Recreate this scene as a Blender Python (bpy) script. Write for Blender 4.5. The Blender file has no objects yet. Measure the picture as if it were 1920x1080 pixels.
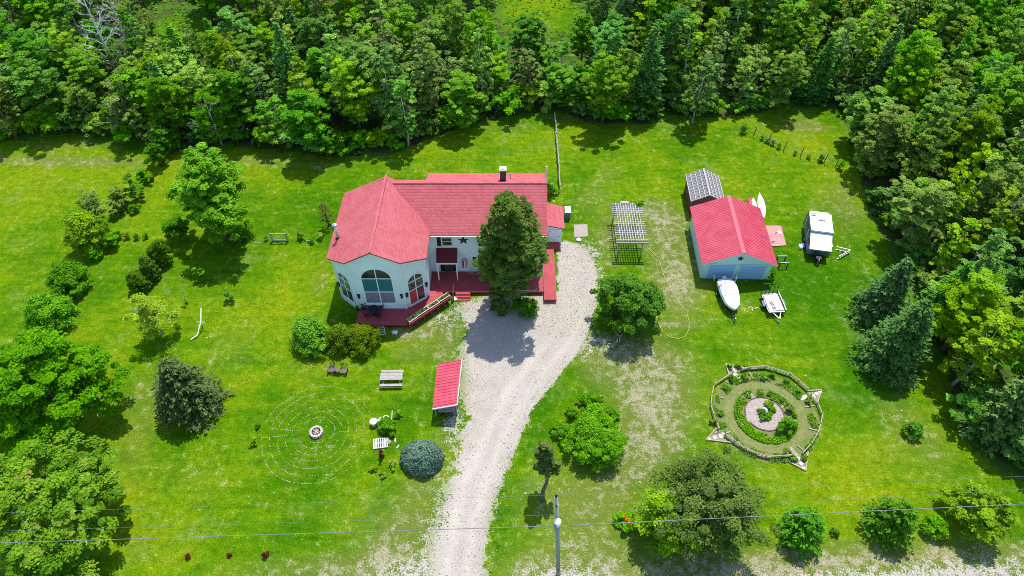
import bpy, math, random
import numpy as np
from mathutils import Vector, Matrix
R = math.radians
random.seed(7)
SC = bpy.context.scene
COL = SC.collection

# ------------------------------------------------------------------ camera, sky, sun, exposure
F, PITCH, H = 1290.0, R(49.0), 56.0
cam_d = bpy.data.cameras.new('camera')
cam_d.sensor_width = 36.0
cam_d.lens = F / 1920.0 * 36.0
cam_d.clip_start = 0.5
cam_d.clip_end = 8000
cam = bpy.data.objects.new('camera', cam_d)
cam.location = (0, 0, H)
cam.rotation_euler = (R(90) - PITCH, 0, 0)
COL.objects.link(cam)
SC.camera = cam

SUN_EL, SUN_AZ = R(66.0), R(17.0)            # azimuth from +Y towards +X
W = bpy.data.worlds.new('World')
SC.world = W
W.use_nodes = True
wn = W.node_tree
bg = wn.nodes['Background']
sky = wn.nodes.new('ShaderNodeTexSky')
sky.sky_type = 'NISHITA'
sky.sun_disc = False
sky.sun_elevation = SUN_EL
sky.sun_rotation = SUN_AZ
sky.altitude = 200
sky.air_density = 1.0
sky.dust_density = 0.6
wn.links.new(sky.outputs[0], bg.inputs[0])
bg.inputs[1].default_value = 0.15
sun_d = bpy.data.lights.new('sun', 'SUN')
sun_d.energy = 3.3
sun_d.angle = R(0.5)
sun_d.color = (1.0, 0.955, 0.88)
sun = bpy.data.objects.new('sun', sun_d)
sdir = Vector((math.sin(SUN_AZ) * math.cos(SUN_EL), math.cos(SUN_AZ) * math.cos(SUN_EL), math.sin(SUN_EL)))
sun.rotation_euler = sdir.to_track_quat('Z', 'Y').to_euler()
sun.location = sdir * 200
COL.objects.link(sun)
SC.view_settings.view_transform = 'Standard'
SC.view_settings.look = 'None'
SC.view_settings.exposure = 0.88
SC.view_settings.gamma = 1.0
SC.view_settings.use_curve_mapping = False
SC.render.engine = 'CYCLES'
SC.cycles.use_denoising = True
SC.cycles.denoising_prefilter = 'NONE'
SC.cycles.filter_width = 0.9
SC.cycles.max_bounces = 6
SC.cycles.diffuse_bounces = 3
SC.cycles.glossy_bounces = 2
SC.cycles.transmission_bounces = 4

# ------------------------------------------------------------------ survey: photo position -> ground plan
CP, SP = math.cos(PITCH), math.sin(PITCH)
def G(px, py, z=0.0):
    """world point at height z seen at photo position (px, py)"""
    u, v = (px - 960) / F, (540 - py) / F
    dy, dz = CP + v * SP, -SP + v * CP
    t = (z - H) / dz
    return Vector((u * t, dy * t, z))
def depth(p):
    return p[1] * CP + (H - p[2]) * SP
def mpp(px, py, z=0.0):
    """metres per photo pixel (across) at that place"""
    return depth(G(px, py, z)) / F

# ------------------------------------------------------------------ materials
class NT:
    def __init__(s, name):
        s.m = bpy.data.materials.new(name)
        s.m.use_nodes = True
        s.t = s.m.node_tree
        s.p = s.t.nodes['Principled BSDF']
        s.out = s.t.nodes['Material Output']
    def n(s, typ, **kw):
        nd = s.t.nodes.new('ShaderNode' + typ)
        for k, v in kw.items():
            setattr(nd, k, v)
        return nd
    def l(s, a, b):
        s.t.links.new(a, b)
    def put(s, sock, v):
        if hasattr(v, 'is_linked') or hasattr(v, 'links'):
            s.l(v, sock)
        else:
            sock.default_value = v
    def noise(s, vec, scale, detail=3.0, rough=0.55, dist=0.0):
        nd = s.n('TexNoise')
        nd.inputs['Scale'].default_value = scale
        nd.inputs['Detail'].default_value = detail
        nd.inputs['Roughness'].default_value = rough
        nd.inputs['Distortion'].default_value = dist
        if vec is not None:
            s.l(vec, nd.inputs['Vector'])
        return nd.outputs['Fac']
    def math(s, op, a, b=0.0, c=0.0, clamp=False):
        nd = s.n('Math', operation=op, use_clamp=clamp)
        s.put(nd.inputs[0], a); s.put(nd.inputs[1], b)
        if op in ('MULTIPLY_ADD', 'SMOOTH_MIN'):
            s.put(nd.inputs[2], c)
        return nd.outputs[0]
    def mapr(s, v, a, b, c, d):
        nd = s.n('MapRange')
        nd.clamp = True
        s.put(nd.inputs[0], v)
        for i, x in enumerate((a, b, c, d)):
            nd.inputs[1 + i].default_value = x
        return nd.outputs[0]
    def mix(s, f, a, b, mode='MIX'):
        nd = s.n('MixRGB', blend_type=mode)
        s.put(nd.inputs[0], f)
        for i, x in ((1, a), (2, b)):
            if isinstance(x, tuple):
                nd.inputs[i].default_value = (*x[:3], 1)
            else:
                s.l(x, nd.inputs[i])
        return nd.outputs[0]
    def attr(s, name):
        nd = s.n('Attribute')
        nd.attribute_name = name
        return nd.outputs['Fac']
    def obj(s):
        return s.n('TexCoord').outputs['Object']
    def pos(s):
        return s.n('NewGeometry').outputs['Position']
    def bump(s, h, strength=0.3, dist=0.05):
        nd = s.n('Bump')
        nd.inputs['Strength'].default_value = strength
        nd.inputs['Distance'].default_value = dist
        s.l(h, nd.inputs['Height'])
        s.l(nd.outputs[0], s.p.inputs['Normal'])

MATS = {}
def mat(name, col, rough=0.7, metal=0.0, var=0.18, scale=3.0, bump=0.0, spec=0.35):
    """painted / raw surface with uneven tone and slight wear"""
    if name in MATS:
        return MATS[name]
    t = NT(name)
    v = t.pos()
    a = t.noise(v, scale, 4.0, 0.6)
    b = t.noise(v, scale * 7.3, 3.0, 0.6)
    k = t.math('ADD', t.math('MULTIPLY', a, 0.65), t.math('MULTIPLY', b, 0.35))
    f = t.mapr(k, 0.3, 0.7, 1.0 - var, 1.0 + var)
    c = t.mix(1.0, tuple(col), t.n('CombineColor').outputs[0], 'MULTIPLY')
    cc = [x for x in t.t.nodes if x.bl_idname == 'ShaderNodeCombineColor'][-1]
    for i in range(3):
        t.l(f, cc.inputs[i])
    t.l(c, t.p.inputs['Base Color'])
    t.p.inputs['Roughness'].default_value = rough
    t.p.inputs['Metallic'].default_value = metal
    t.p.inputs['Specular IOR Level'].default_value = spec
    if bump:
        t.bump(b, bump, 0.03)
    MATS[name] = t.m
    return t.m

def leaf_mat(name, c1, c2, c3=None, rough=0.6, trans=0.44, spec=0.07, objvar=0.22):
    """foliage: each leaf its own tone, each plant its own tint, light shining through"""
    t = NT(name)
    k_ = 1.46 if name.endswith('_wood') else 1.34
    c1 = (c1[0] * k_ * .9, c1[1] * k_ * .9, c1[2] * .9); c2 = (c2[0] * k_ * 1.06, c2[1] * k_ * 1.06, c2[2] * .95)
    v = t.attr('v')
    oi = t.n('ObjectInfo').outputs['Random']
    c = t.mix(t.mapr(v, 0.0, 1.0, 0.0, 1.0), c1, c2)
    if c3:
        c = t.mix(t.mapr(v, 0.93, 0.99, 0.0, 1.0), c, c3)
    hsv = t.n('HueSaturation')
    t.l(t.mapr(oi, 0, 1, 0.5 - 0.09 * objvar, 0.5 + 0.07 * objvar), hsv.inputs['Hue'])
    t.l(t.mapr(t.math('FRACT', t.math('MULTIPLY', oi, 7.31)), 0, 1, 1 - objvar, 1 + objvar), hsv.inputs['Value'])
    t.l(t.mapr(t.math('FRACT', t.math('MULTIPLY', oi, 3.17)), 0, 1, 1.0 - 0.7 * objvar, 1.06), hsv.inputs['Saturation'])
    t.l(c, hsv.inputs['Color'])
    c = hsv.outputs[0]
    t.l(c, t.p.inputs['Base Color'])
    t.p.inputs['Roughness'].default_value = rough
    t.p.inputs['Specular IOR Level'].default_value = spec
    tr = t.n('BsdfTranslucent')
    t.l(t.mix(1.0, c, (1.0, 1.12, 0.55), 'MULTIPLY'), tr.inputs[0])
    mx = t.n('MixShader')
    mx.inputs[0].default_value = trans
    t.l(t.p.outputs[0], mx.inputs[1])
    t.l(tr.outputs[0], mx.inputs[2])
    t.l(mx.outputs[0], t.out.inputs[0])
    return t.m

def palette(wood):
    def LM(name, c1, c2, c3=None, **kw):
        if not wood:
            kw['objvar'] = 0.03
        return leaf_mat(name + ('_wood' if wood else '_garden'), c1, c2, c3, **kw)
    return {
        'mid':   LM('leaf_mid_green', (0.036, 0.145, 0.007), (0.135, 0.325, 0.018)),
        'yel':   LM('leaf_yellow_green', (0.075, 0.180, 0.004), (0.240, 0.390, 0.010)),
        'dark':  LM('leaf_dark_green', (0.026, 0.105, 0.008), (0.090, 0.225, 0.014), trans=0.3),
        'olive': LM('leaf_grey_olive', (0.070, 0.130, 0.022), (0.190, 0.280, 0.060), trans=0.3),
        'pine':  LM('needle_green', (0.030, 0.125, 0.014), (0.100, 0.260, 0.030), trans=0.25),
        'spruce': LM('needle_dark', (0.026, 0.056, 0.020), (0.090, 0.130, 0.048), trans=0.15),
        'bluesp': LM('needle_blue_green', (0.024, 0.085, 0.024), (0.088, 0.175, 0.060), trans=0.15, objvar=0.1),
        'blue':  LM('needle_silver_blue', (0.048, 0.095, 0.095), (0.125, 0.195, 0.190), trans=0.1, objvar=0.02),
        'pale':  LM('leaf_pale_poplar', (0.045, 0.165, 0.010), (0.210, 0.420, 0.050), objvar=0.1),
        'lime':  LM('leaf_bright_lime', (0.045, 0.180, 0.002), (0.170, 0.400, 0.006), objvar=0.1),
        'thuja': LM('leaf_arborvitae', (0.028, 0.080, 0.004), (0.075, 0.155, 0.008), trans=0.15),
        'maple': LM('leaf_maple_tips', (0.048, 0.150, 0.004), (0.195, 0.350, 0.014), (0.40, 0.30, 0.08), objvar=0.08),
        'crab':  LM('leaf_dusky_olive', (0.040, 0.080, 0.016), (0.130, 0.185, 0.050), (0.17, 0.13, 0.08), trans=0.22, objvar=0.1),
        'house': LM('leaf_dark_glossy', (0.045, 0.100, 0.016), (0.150, 0.225, 0.060), (0.26, 0.17, 0.10), rough=0.5, objvar=0.1),
        'feather': LM('leaf_feathery_pale', (0.150, 0.240, 0.012), (0.360, 0.460, 0.050)),
        'russet': LM('leaf_russet_hedge', (0.055, 0.130, 0.005), (0.165, 0.240, 0.014), (0.34, 0.10, 0.06), objvar=0.1),
        'maroon': LM('leaf_maroon', (0.040, 0.006, 0.009), (0.120, 0.014, 0.022), trans=0.15),
        'grass': LM('leaf_long_grass', (0.045, 0.155, 0.003), (0.150, 0.310, 0.008), (0.32, 0.29, 0.08), objvar=0.05),
        'flower': LM('petal_orange', (0.65, 0.13, 0.01), (0.80, 0.25, 0.02), objvar=0.02),
        'brown': LM('needle_browned', (0.045, 0.055, 0.020), (0.12, 0.085, 0.04), trans=0.1),
    }
LW, L = palette(True), palette(False)
BARK = mat('bark_grey_brown', (0.13, 0.10, 0.075), 0.9, var=0.35, bump=0.5)
BARKP = mat('bark_pale_birch', (0.42, 0.40, 0.36), 0.85, var=0.3, bump=0.3)
BARKD = mat('bark_dead_silver', (0.50, 0.48, 0.46), 0.85, var=0.25, bump=0.3)
WHITE_SIDING = None
RED_DECK = mat('deck_red_stain', (0.34, 0.052, 0.062), 0.75, var=0.22, scale=1.3)
RED_TRIM = mat('trim_red_paint', (0.30, 0.03, 0.045), 0.6)
TRIM = mat('trim_white_paint', (0.74, 0.78, 0.77), 0.55, var=0.06)
BLACK = mat('black_paint', (0.014, 0.015, 0.018), 0.5)
DKMETAL = mat('dark_metal', (0.03, 0.032, 0.04), 0.45, 0.6)
STEEL = mat('galvanised_steel', (0.55, 0.57, 0.60), 0.42, 0.7)
GREYWOOD = mat('weathered_grey_wood', (0.33, 0.30, 0.30), 0.85, var=0.3, scale=5)
PALEWOOD = mat('bleached_pale_wood', (0.36, 0.335, 0.32), 0.85, var=0.2, scale=5)
LOG = mat('peeled_log', (0.37, 0.315, 0.21), 0.85, var=0.3, scale=6)
CHAIRWOOD = mat('brown_grey_wood', (0.13, 0.10, 0.105), 0.8, var=0.3)
DARKWOOD = mat('dark_brown_wood', (0.060, 0.040, 0.040), 0.75, var=0.3)
WHITE = mat('white_gelcoat', (0.80, 0.81, 0.82), 0.4, var=0.05)
CANVAS = mat('white_canvas', (0.74, 0.75, 0.79), 0.8, var=0.14, scale=1.6, bump=1.0)
CONC = mat('pale_concrete', (0.50, 0.46, 0.42), 0.9, var=0.2)
PINKSTONE = mat('pink_gravel', (0.32, 0.265, 0.235), 0.95, var=0.5, scale=5)
SOIL = mat('brown_soil', (0.13, 0.095, 0.06), 0.95, var=0.4, scale=6)
BRICK = mat('brick_chimney', (0.085, 0.055, 0.055), 0.85, var=0.4, scale=10)
RUBBER = mat('tyre_rubber', (0.02, 0.02, 0.022), 0.8)
SKIN = mat('skin', (0.55, 0.34, 0.25), 0.55, var=0.06)
YELLOW = mat('yellow_hose', (0.50, 0.45, 0.12), 0.5)
STONE = mat('pale_field_stone', (0.34, 0.30, 0.16), 0.9, var=0.35, scale=9)
WIRE = mat('cable_grey', (0.16, 0.17, 0.18), 0.6)
CURTAIN = mat('curtain_grey', (0.20, 0.20, 0.22), 0.9, var=0.4)

def shingle_mat():
    t = NT('red_asphalt_shingle')
    sep = t.n('SeparateXYZ')
    t.l(t.pos(), sep.inputs[0])
    cz = t.math('DIVIDE', sep.outputs[2], 0.15)
    row = t.math('FLOOR', cz)
    fr = t.math('FRACT', cz)
    u = t.math('ADD', t.math('DIVIDE', t.math('ADD', sep.outputs[0], sep.outputs[1]), 0.31), t.math('MULTIPLY', row, 0.37))
    cv = t.n('CombineXYZ')
    t.l(t.math('FLOOR', u), cv.inputs[0]); t.l(row, cv.inputs[1])
    wn_ = t.n('TexWhiteNoise', noise_dimensions='2D')
    t.l(cv.outputs[0], wn_.inputs['Vector'])
    base = t.mix(wn_.outputs['Value'], (0.385, 0.080, 0.088), (0.455, 0.112, 0.122))
    weather = t.noise(t.pos(), 0.5, 5, 0.65)
    base = t.mix(t.mapr(weather, 0.42, 0.75, 0.0, 0.4), base, (0.50, 0.17, 0.19))
    mp = t.n('Mapping'); mp.inputs['Scale'].default_value = (1.1, 1.1, 0.25)
    t.l(t.pos(), mp.inputs[0])
    stn = t.noise(mp.outputs[0], 1.3, 5, 0.7)
    base = t.mix(t.mapr(stn, 0.55, 0.74, 0, 0.35), base, (0.27, 0.05, 0.06))
    grain = t.noise(t.pos(), 9, 2, 0.6)
    base = t.mix(t.mapr(grain, 0.35, 0.7, 0.0, 0.25), base, (0.22, 0.03, 0.045))
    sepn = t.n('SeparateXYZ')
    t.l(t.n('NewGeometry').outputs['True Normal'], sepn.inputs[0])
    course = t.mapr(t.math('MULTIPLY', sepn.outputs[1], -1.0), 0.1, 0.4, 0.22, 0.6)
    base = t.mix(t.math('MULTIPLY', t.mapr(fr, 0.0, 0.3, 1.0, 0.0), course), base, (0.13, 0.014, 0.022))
    t.l(base, t.p.inputs['Base Color'])
    t.p.inputs['Roughness'].default_value = 0.9
    t.p.inputs['Specular IOR Level'].default_value = 0.2
    t.bump(fr, 0.3, 0.012)
    return t.m
SHINGLE = shingle_mat()

def metalroof_mat():
    t = NT('red_ribbed_metal')
    a = t.noise(t.pos(), 0.9, 4, 0.6)
    c = t.mix(t.mapr(a, 0.35, 0.7, 0, 1), (0.44, 0.040, 0.070), (0.52, 0.080, 0.110))
    mp = t.n('Mapping'); mp.inputs['Scale'].default_value = (0.35, 3.2, 0.35)
    t.l(t.pos(), mp.inputs[0])
    st_ = t.noise(mp.outputs[0], 1.6, 5, 0.7)
    c = t.mix(t.mapr(st_, 0.52, 0.72, 0, 0.35), c, (0.30, 0.035, 0.05))
    c = t.mix(t.mapr(st_, 0.28, 0.42, 0.3, 0), c, (0.60, 0.20, 0.22))
    t.l(c, t.p.inputs['Base Color'])
    t.p.inputs['Roughness'].default_value = 0.45
    t.p.inputs['Specular IOR Level'].default_value = 0.4
    return t.m
METALROOF = metalroof_mat()

def siding_mat(name, col):
    t = NT(name)
    sep = t.n('SeparateXYZ')
    t.l(t.pos(), sep.inputs[0])
    fr = t.math('FRACT', t.math('DIVIDE', sep.outputs[2], 0.115))
    a = t.noise(t.pos(), 0.8, 4, 0.6)
    c = t.mix(t.mapr(a, 0.35, 0.75, 0, 1), col, tuple(x * 0.86 for x in col))
    c = t.mix(t.mapr(fr, 0.0, 0.12, 0.35, 0.0), c, tuple(x * 0.45 for x in col))
    t.l(c, t.p.inputs['Base Color'])
    t.p.inputs['Roughness'].default_value = 0.6
    return t.m
SIDING = siding_mat('white_clapboard', (0.72, 0.86, 0.85))
SIDING_G = siding_mat('mint_clapboard', (0.50, 0.76, 0.72))
SIDING_R = siding_mat('barn_red_boards', (0.16, 0.03, 0.035))
def glass_mat():
    t = NT('window_glass')
    a = t.noise(t.pos(), 0.6, 3, 0.6, 0.6)
    c = t.mix(t.mapr(a, 0.4, 0.62, 0, 1), (0.012, 0.022, 0.026), (0.055, 0.075, 0.07))
    t.l(c, t.p.inputs['Base Color'])
    t.p.inputs['Roughness'].default_value = 0.08
    t.p.inputs['Specular IOR Level'].default_value = 0.8
    return t.m
GLASS = glass_mat()
TEALGLASS = mat('teal_blind', (0.03, 0.16, 0.17), 0.25, var=0.12, spec=0.7)
REDCURT = mat('red_sheer', (0.50, 0.055, 0.045), 0.3, spec=0.6)
DOORBLUE = mat('garage_door_blue', (0.27, 0.47, 0.70), 0.5, var=0.08)

# ------------------------------------------------------------------ mesh helpers
class MB:
    def __init__(s):
        s.v, s.f = [], []
    def add(s, vs, fs):
        o = len(s.v)
        s.v += [tuple(x) for x in vs]
        s.f += [tuple(i + o for i in q) for q in fs]
        return s
    def box(s, c, d, rz=0.0, M=None):
        x, y, z = d[0] / 2, d[1] / 2, d[2] / 2
        vs = [Vector((a * x, b * y, e * z)) for e in (-1, 1) for b in (-1, 1) for a in (-1, 1)]
        if M is None:
            M = Matrix.Rotation(rz, 3, 'Z')
        vs = [M @ v + Vector(c) for v in vs]
        return s.add(vs, [(0, 2, 3, 1), (4, 5, 7, 6), (0, 1, 5, 4), (2, 6, 7, 3), (0, 4, 6, 2), (1, 3, 7, 5)])
    def beam(s, a, b, w, h, up=(0, 0, 1)):
        a, b = Vector(a), Vector(b)
        x = (b - a)
        ln = x.length
        x.normalize()
        y = Vector(up).cross(x)
        if y.length < 1e-4:
            y = Vector((0, 1, 0)).cross(x)
        y.normalize()
        z = x.cross(y)
        M = Matrix((x, y, z)).transposed()
        return s.box((a + b) / 2, (ln, w, h), M=M)
    def tube(s, pts, rad, n=6, cap=True):
        pts = [Vector(p) for p in pts]
        if not hasattr(rad, '__len__'):
            rad = [rad] * len(pts)
        vs, fs = [], []
        ref = Vector((0.13, 0.97, 0.21))
        for i, p in enumerate(pts):
            d = (pts[min(i + 1, len(pts) - 1)] - pts[max(i - 1, 0)]).normalized()
            a = d.cross(ref)
            if a.length < 0.05:
                a = d.cross(Vector((1, 0, 0)))
            a.normalize()
            b = d.cross(a)
            for k in range(n):
                t = 2 * math.pi * k / n
                vs.append(p + (a * math.cos(t) + b * math.sin(t)) * rad[i])
        for i in range(len(pts) - 1):
            for k in range(n):
                k2 = (k + 1) % n
                fs.append((i * n + k, i * n + k2, (i + 1) * n + k2, (i + 1) * n + k))
        if cap:
            fs.append(tuple(range(n))[::-1])
            fs.append(tuple((len(pts) - 1) * n + k for k in range(n)))
        return s.add(vs, fs)
    def lathe(s, c, prof, n=16):
        vs, fs = [], []
        for r, z in prof:
            for k in range(n):
                t = 2 * math.pi * k / n
                vs.append((c[0] + r * math.cos(t), c[1] + r * math.sin(t), c[2] + z))
        for i in range(len(prof) - 1):
            for k in range(n):
                k2 = (k + 1) % n
                fs.append((i * n + k, i * n + k2, (i + 1) * n + k2, (i + 1) * n + k))
        fs.append(tuple(range(n))[::-1])
        fs.append(tuple((len(prof) - 1) * n + k for k in range(n)))
        return s.add(vs, fs)
    def prism(s, poly, z0, z1):
        n = len(poly)
        vs = [(p[0], p[1], z0) for p in poly] + [(p[0], p[1], z1) for p in poly]
        fs = [tuple(range(n))[::-1], tuple(range(n, 2 * n))]
        fs += [(i, (i + 1) % n, n + (i + 1) % n, n + i) for i in range(n)]
        return s.add(vs, fs)
    def slab(s, top, th, d=(0, 0, -1)):
        n = len(top)
        d = Vector(d) * th
        vs = [Vector(p) for p in top] + [Vector(p) + d for p in top]
        fs = [tuple(range(n)), tuple(range(n, 2 * n))[::-1]]
        fs += [(i, n + i, n + (i + 1) % n, (i + 1) % n) for i in range(n)]
        return s.add(vs, fs)
    def loft(s, rings, cap=True):
        n = len(rings[0])
        vs = [p for r in rings for p in r]
        fs = []
        for i in range(len(rings) - 1):
            for k in range(n):
                k2 = (k + 1) % n
                fs.append((i * n + k, i * n + k2, (i + 1) * n + k2, (i + 1) * n + k))
        if cap:
            fs.append(tuple(range(n))[::-1])
            fs.append(tuple((len(rings) - 1) * n + k for k in range(n)))
        return s.add(vs, fs)
    def mesh(s, name, m, off=(0, 0, 0), smooth=False):
        me = bpy.data.meshes.new(name)
        o = Vector(off)
        me.from_pydata([tuple(Vector(v) - o) for v in s.v], [], s.f)
        me.materials.append(m)
        if smooth:
            me.polygons.foreach_set('use_smooth', [True] * len(me.polygons))
        me.update()
        return me
    def build(s, name, m, parent=None, world=True, smooth=False, kind=None, loc=None):
        """world=True: vertices are world points and the parents are unrotated"""
        off = Vector((0, 0, 0))
        if world:
            p = parent
            while p is not None:
                off += p.location
                p = p.parent
            if loc is not None:
                off += Vector(loc)
        o = bpy.data.objects.new(name, s.mesh(name, m, off, smooth))
        COL.objects.link(o)
        if parent is not None:
            o.parent = parent
        if loc is not None:
            o.location = loc
        if kind:
            o['kind'] = kind
        return o

def tag(o, label=None, cat=None, group=None, kind=None):
    if label: o['label'] = label
    if cat: o['category'] = cat
    if group: o['group'] = group
    if kind: o['kind'] = kind
    return o
def thing(name, label, cat, loc=(0, 0, 0), rz=0.0, group=None):
    o = bpy.data.objects.new(name, None)
    o.empty_display_size = 0.3
    COL.objects.link(o)
    o.location = loc
    o.rotation_euler = (0, 0, rz)
    return tag(o, label, cat, group)
def single(mb, name, m, label, cat, loc, group=None, smooth=False, kind=None):
    """a thing that is one mesh; its vertices are world points"""
    o = mb.build(name, m, None, True, smooth, kind, loc)
    return tag(o, label, cat, group)
def child_copy(ch, parent):
    c = ch.copy()
    COL.objects.link(c)
    c.parent = parent
    return c

# ------------------------------------------------------------------ the ground
def interp(x, pts):
    xs, ys = zip(*pts)
    return np.interp(x, xs, ys)
EDGE_PX = [(-80, 262), (0, 262), (130, 250), (270, 262), (300, 285), (420, 272), (560, 285), (600, 292), (720, 295), (850, 243),
           (950, 218), (1040, 206), (1110, 232), (1220, 232), (1260, 215), (1330, 222), (1420, 212), (1480, 198), (1575, 205)]
EDGE = [(G(a, b).x, G(a, b).y) for a, b in EDGE_PX] + [(80, 84), (140, 84)]
REDGE_PX = [(1575, 205), (1600, 270), (1612, 330), (1632, 400), (1655, 440), (1690, 520), (1735, 600), (1775, 680), (1790, 760), (1812, 830), (1880, 885), (1960, 910), (2100, 960)]
REDGE = sorted([(G(a, b).y, G(a, b).x) for a, b in REDGE_PX])
def in_forest(x, y):
    return (y > interp(x, EDGE)) | (x > interp(y, REDGE))

BLOBS = {'dry': [(1225, 400, 3, 2.4, .9), (1240, 430, 3.4, 3, .8), (1262, 490, 3, 4.5, .75), (1270, 540, 2.5, 3, .6), (1140, 480, 1.5, 3, .5), (1150, 415, 2, 2.2, .45), (1270, 560, 2.5, 3, .45), (1265, 608, 3.2, .7, .7),
                 (1210, 690, 4.5, 3.4, .85), (1240, 750, 3.4, 3.4, .75), (1160, 655, 4.5, 1.8, .75), (1215, 800, 3, 3, .6), (1200, 850, 3.5, 2.5, .5), (1120, 700, 2, 2, .4), (1060, 930, 5, 3, .4), (1110, 980, 5, 3, .4), (1195, 888, 1.5, .6, .9), (1150, 905, 4, 3, .22), (1180, 820, 4, 3, .3),
                 (775, 660, 2.4, 1.6, .5), (820, 610, 3, 1.6, .8), (760, 625, 2.2, .8, .6), (840, 655, 1.5, 2, .6),
                 (770, 990, 2.5, 4, .6), (740, 1040, 3.2, 2.5, .65), (700, 1075, 4, 1.2, .6), (800, 900, 1.6, 2, .5), (830, 830, 1, 2, .5),
                 (60, 300, 9, 1.1, .55), (180, 305, 7, .9, .65), (140, 270, 9, 1.4, .4), (470, 300, 8, .6, .65), (560, 312, 7, .5, .5), (250, 255, 3, .8, .6),
                 (1495, 235, 2.6, 1.4, .7), (1530, 240, 2.4, 1, .5), (1560, 400, 3, 7, .3), (1590, 380, 1.8, 4, .45), (1400, 640, 3, 2, .18),
                 (1130, 445, 2, 2, .4), (1100, 380, 2, 2.5, .35), (1120, 350, 2, 2.5, .25), (1080, 1060, 5, 2, .7), (1250, 1075, 5, 1.5, .7), (1000, 1075, 3, 1.2, .5),
                 (1600, 1060, 12, 1.6, .8), (1800, 1045, 10, 1.6, .8), (1430, 1072, 6, 1.3, .7), (350, 900, 7, 3, .2), (620, 960, 5, 2, .2), (590, 700, 3, 1, .2), (440, 650, 3, 5, .25),
                 (270, 740, 2.5, 4, .35), (255, 830, 2, 4, .3), (640, 1060, 6, 1.4, .35), (480, 1075, 6, 1.2, .3), (600, 530, 1.2, 2.5, .45), (100, 350, 8, 3, .2),
                 (1060, 220, 4, 1.6, .35), (960, 240, 4, 1.6, .3), (1150, 325, 2, 2, .3), (1690, 780, 2.4, 4, .25), (1640, 850, 6, 4, .2), (1750, 840, 2, 4, .25), (850, 545, 1, 2, .4)],
         'yel': [(60, 330, 12, 7, .55), (150, 420, 12, 7, .35), (420, 320, 10, 4, .5), (960, 260, 14, 3.5, .6), (1510, 265, 5, 5, .75), (1180, 300, 8, 3, .3),
                 (1600, 900, 10, 5, .45), (1500, 880, 8, 3, .3), (300, 930, 8, 5, .4), (450, 730, 5, 4, .4), (560, 570, 3, 5, .35), (980, 900, 3, 6, .3), (1100, 920, 5, 5, .35),
                 (700, 900, 5, 4, .35), (700, 700, 6, 2, .3), (1430, 620, 6, 4, .15), (200, 700, 3, 8, .3), (350, 600, 7, 3, .35), (1250, 340, 6, 4, .35), (1560, 350, 5, 5, .3)],
         'lush': [(560, 400, 7, 4, .5), (450, 480, 6, 4, .3), (600, 760, 6, 6, .35), (1000, 820, 2, 8, .6), (950, 960, 1.5, 4, .7), (1090, 700, 3, 2, .5), (1500, 560, 7, 6, .55), (1350, 640, 8, 3, .5),
                  (1350, 860, 7, 4, .55), (1620, 700, 4, 5, .5), (1300, 290, 8, 3, .3), (660, 600, 3, 2, .4), (60, 470, 6, 5, .35), (780, 760, 3, 3, .35), (640, 900, 5, 2, .3), (1500, 330, 4, 4, .3), (840, 610, .8, .8, .8), (420, 930, 4, 3, .2)],
         'gravel': [(830, 940, 1.0, 4.5, .4), (800, 1040, 1.4, 3, .4), (868, 700, 1.2, 3, .5), (850, 790, 1, 2.5, .6), (1080, 640, 2.5, 2.5, .55), (1150, 640, 2.5, 1.2, .4), (1090, 470, 2.5, 1.5, .6), (1125, 520, 1, 3, .45),
                    (1650, 1084, 9, .7, .4), (1850, 1070, 9, 1.3, .5), (1060, 1078, 4, 1.0, .6), (1480, 1085, 6, .5, .3), (880, 575, 2, 1.2, .6), (830, 600, 2, 1.5, .45), (1030, 560, 3, .8, .6), (740, 1075, 3, 1, .5)]}
def blob_sum(kind, X, Y):
    a = np.zeros_like(X)
    for px, py, rx, ry, s in BLOBS[kind]:
        c = G(px, py)
        a += s * np.exp(-(((X - c.x) / rx) ** 2 + ((Y - c.y) / ry) ** 2))
    return np.clip(a, 0, 1.2)

DRIVE_R = [(905, 1100), (908, 1080), (912, 1040), (918, 980), (935, 920), (960, 860), (985, 800), (1005, 762), (1048, 706), (1082, 665), (1104, 622), (1118, 570), (1121, 520), (1114, 490), (1100, 468), (1083, 457), (1060, 452), (1043, 455)]
DRIVE_L = [(1043, 545), (1000, 556), (910, 558), (872, 562), (862, 590), (866, 640), (872, 700), (868, 760), (860, 820), (848, 880), (833, 930), (812, 1000), (800, 1080), (798, 1100)]
DRIVE = [(G(*p).x, G(*p).y) for p in DRIVE_R + DRIVE_L]
def seg_dist(X, Y, poly):
    """signed distance to polygon, positive inside"""
    d = np.full(X.shape, 1e9)
    inside = np.zeros(X.shape, bool)
    n = len(poly)
    for i in range(n):
        (x0, y0), (x1, y1) = poly[i], poly[(i + 1) % n]
        dx, dy = x1 - x0, y1 - y0
        t = np.clip(((X - x0) * dx + (Y - y0) * dy) / (dx * dx + dy * dy), 0, 1)
        d = np.minimum(d, np.hypot(X - x0 - t * dx, Y - y0 - t * dy))
        c = ((y0 > Y) != (y1 > Y)) & (X < (x1 - x0) * (Y - y0) / (y1 - y0 + 1e-12) + x0)
        inside ^= c
    return np.where(inside, d, -d)

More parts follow.
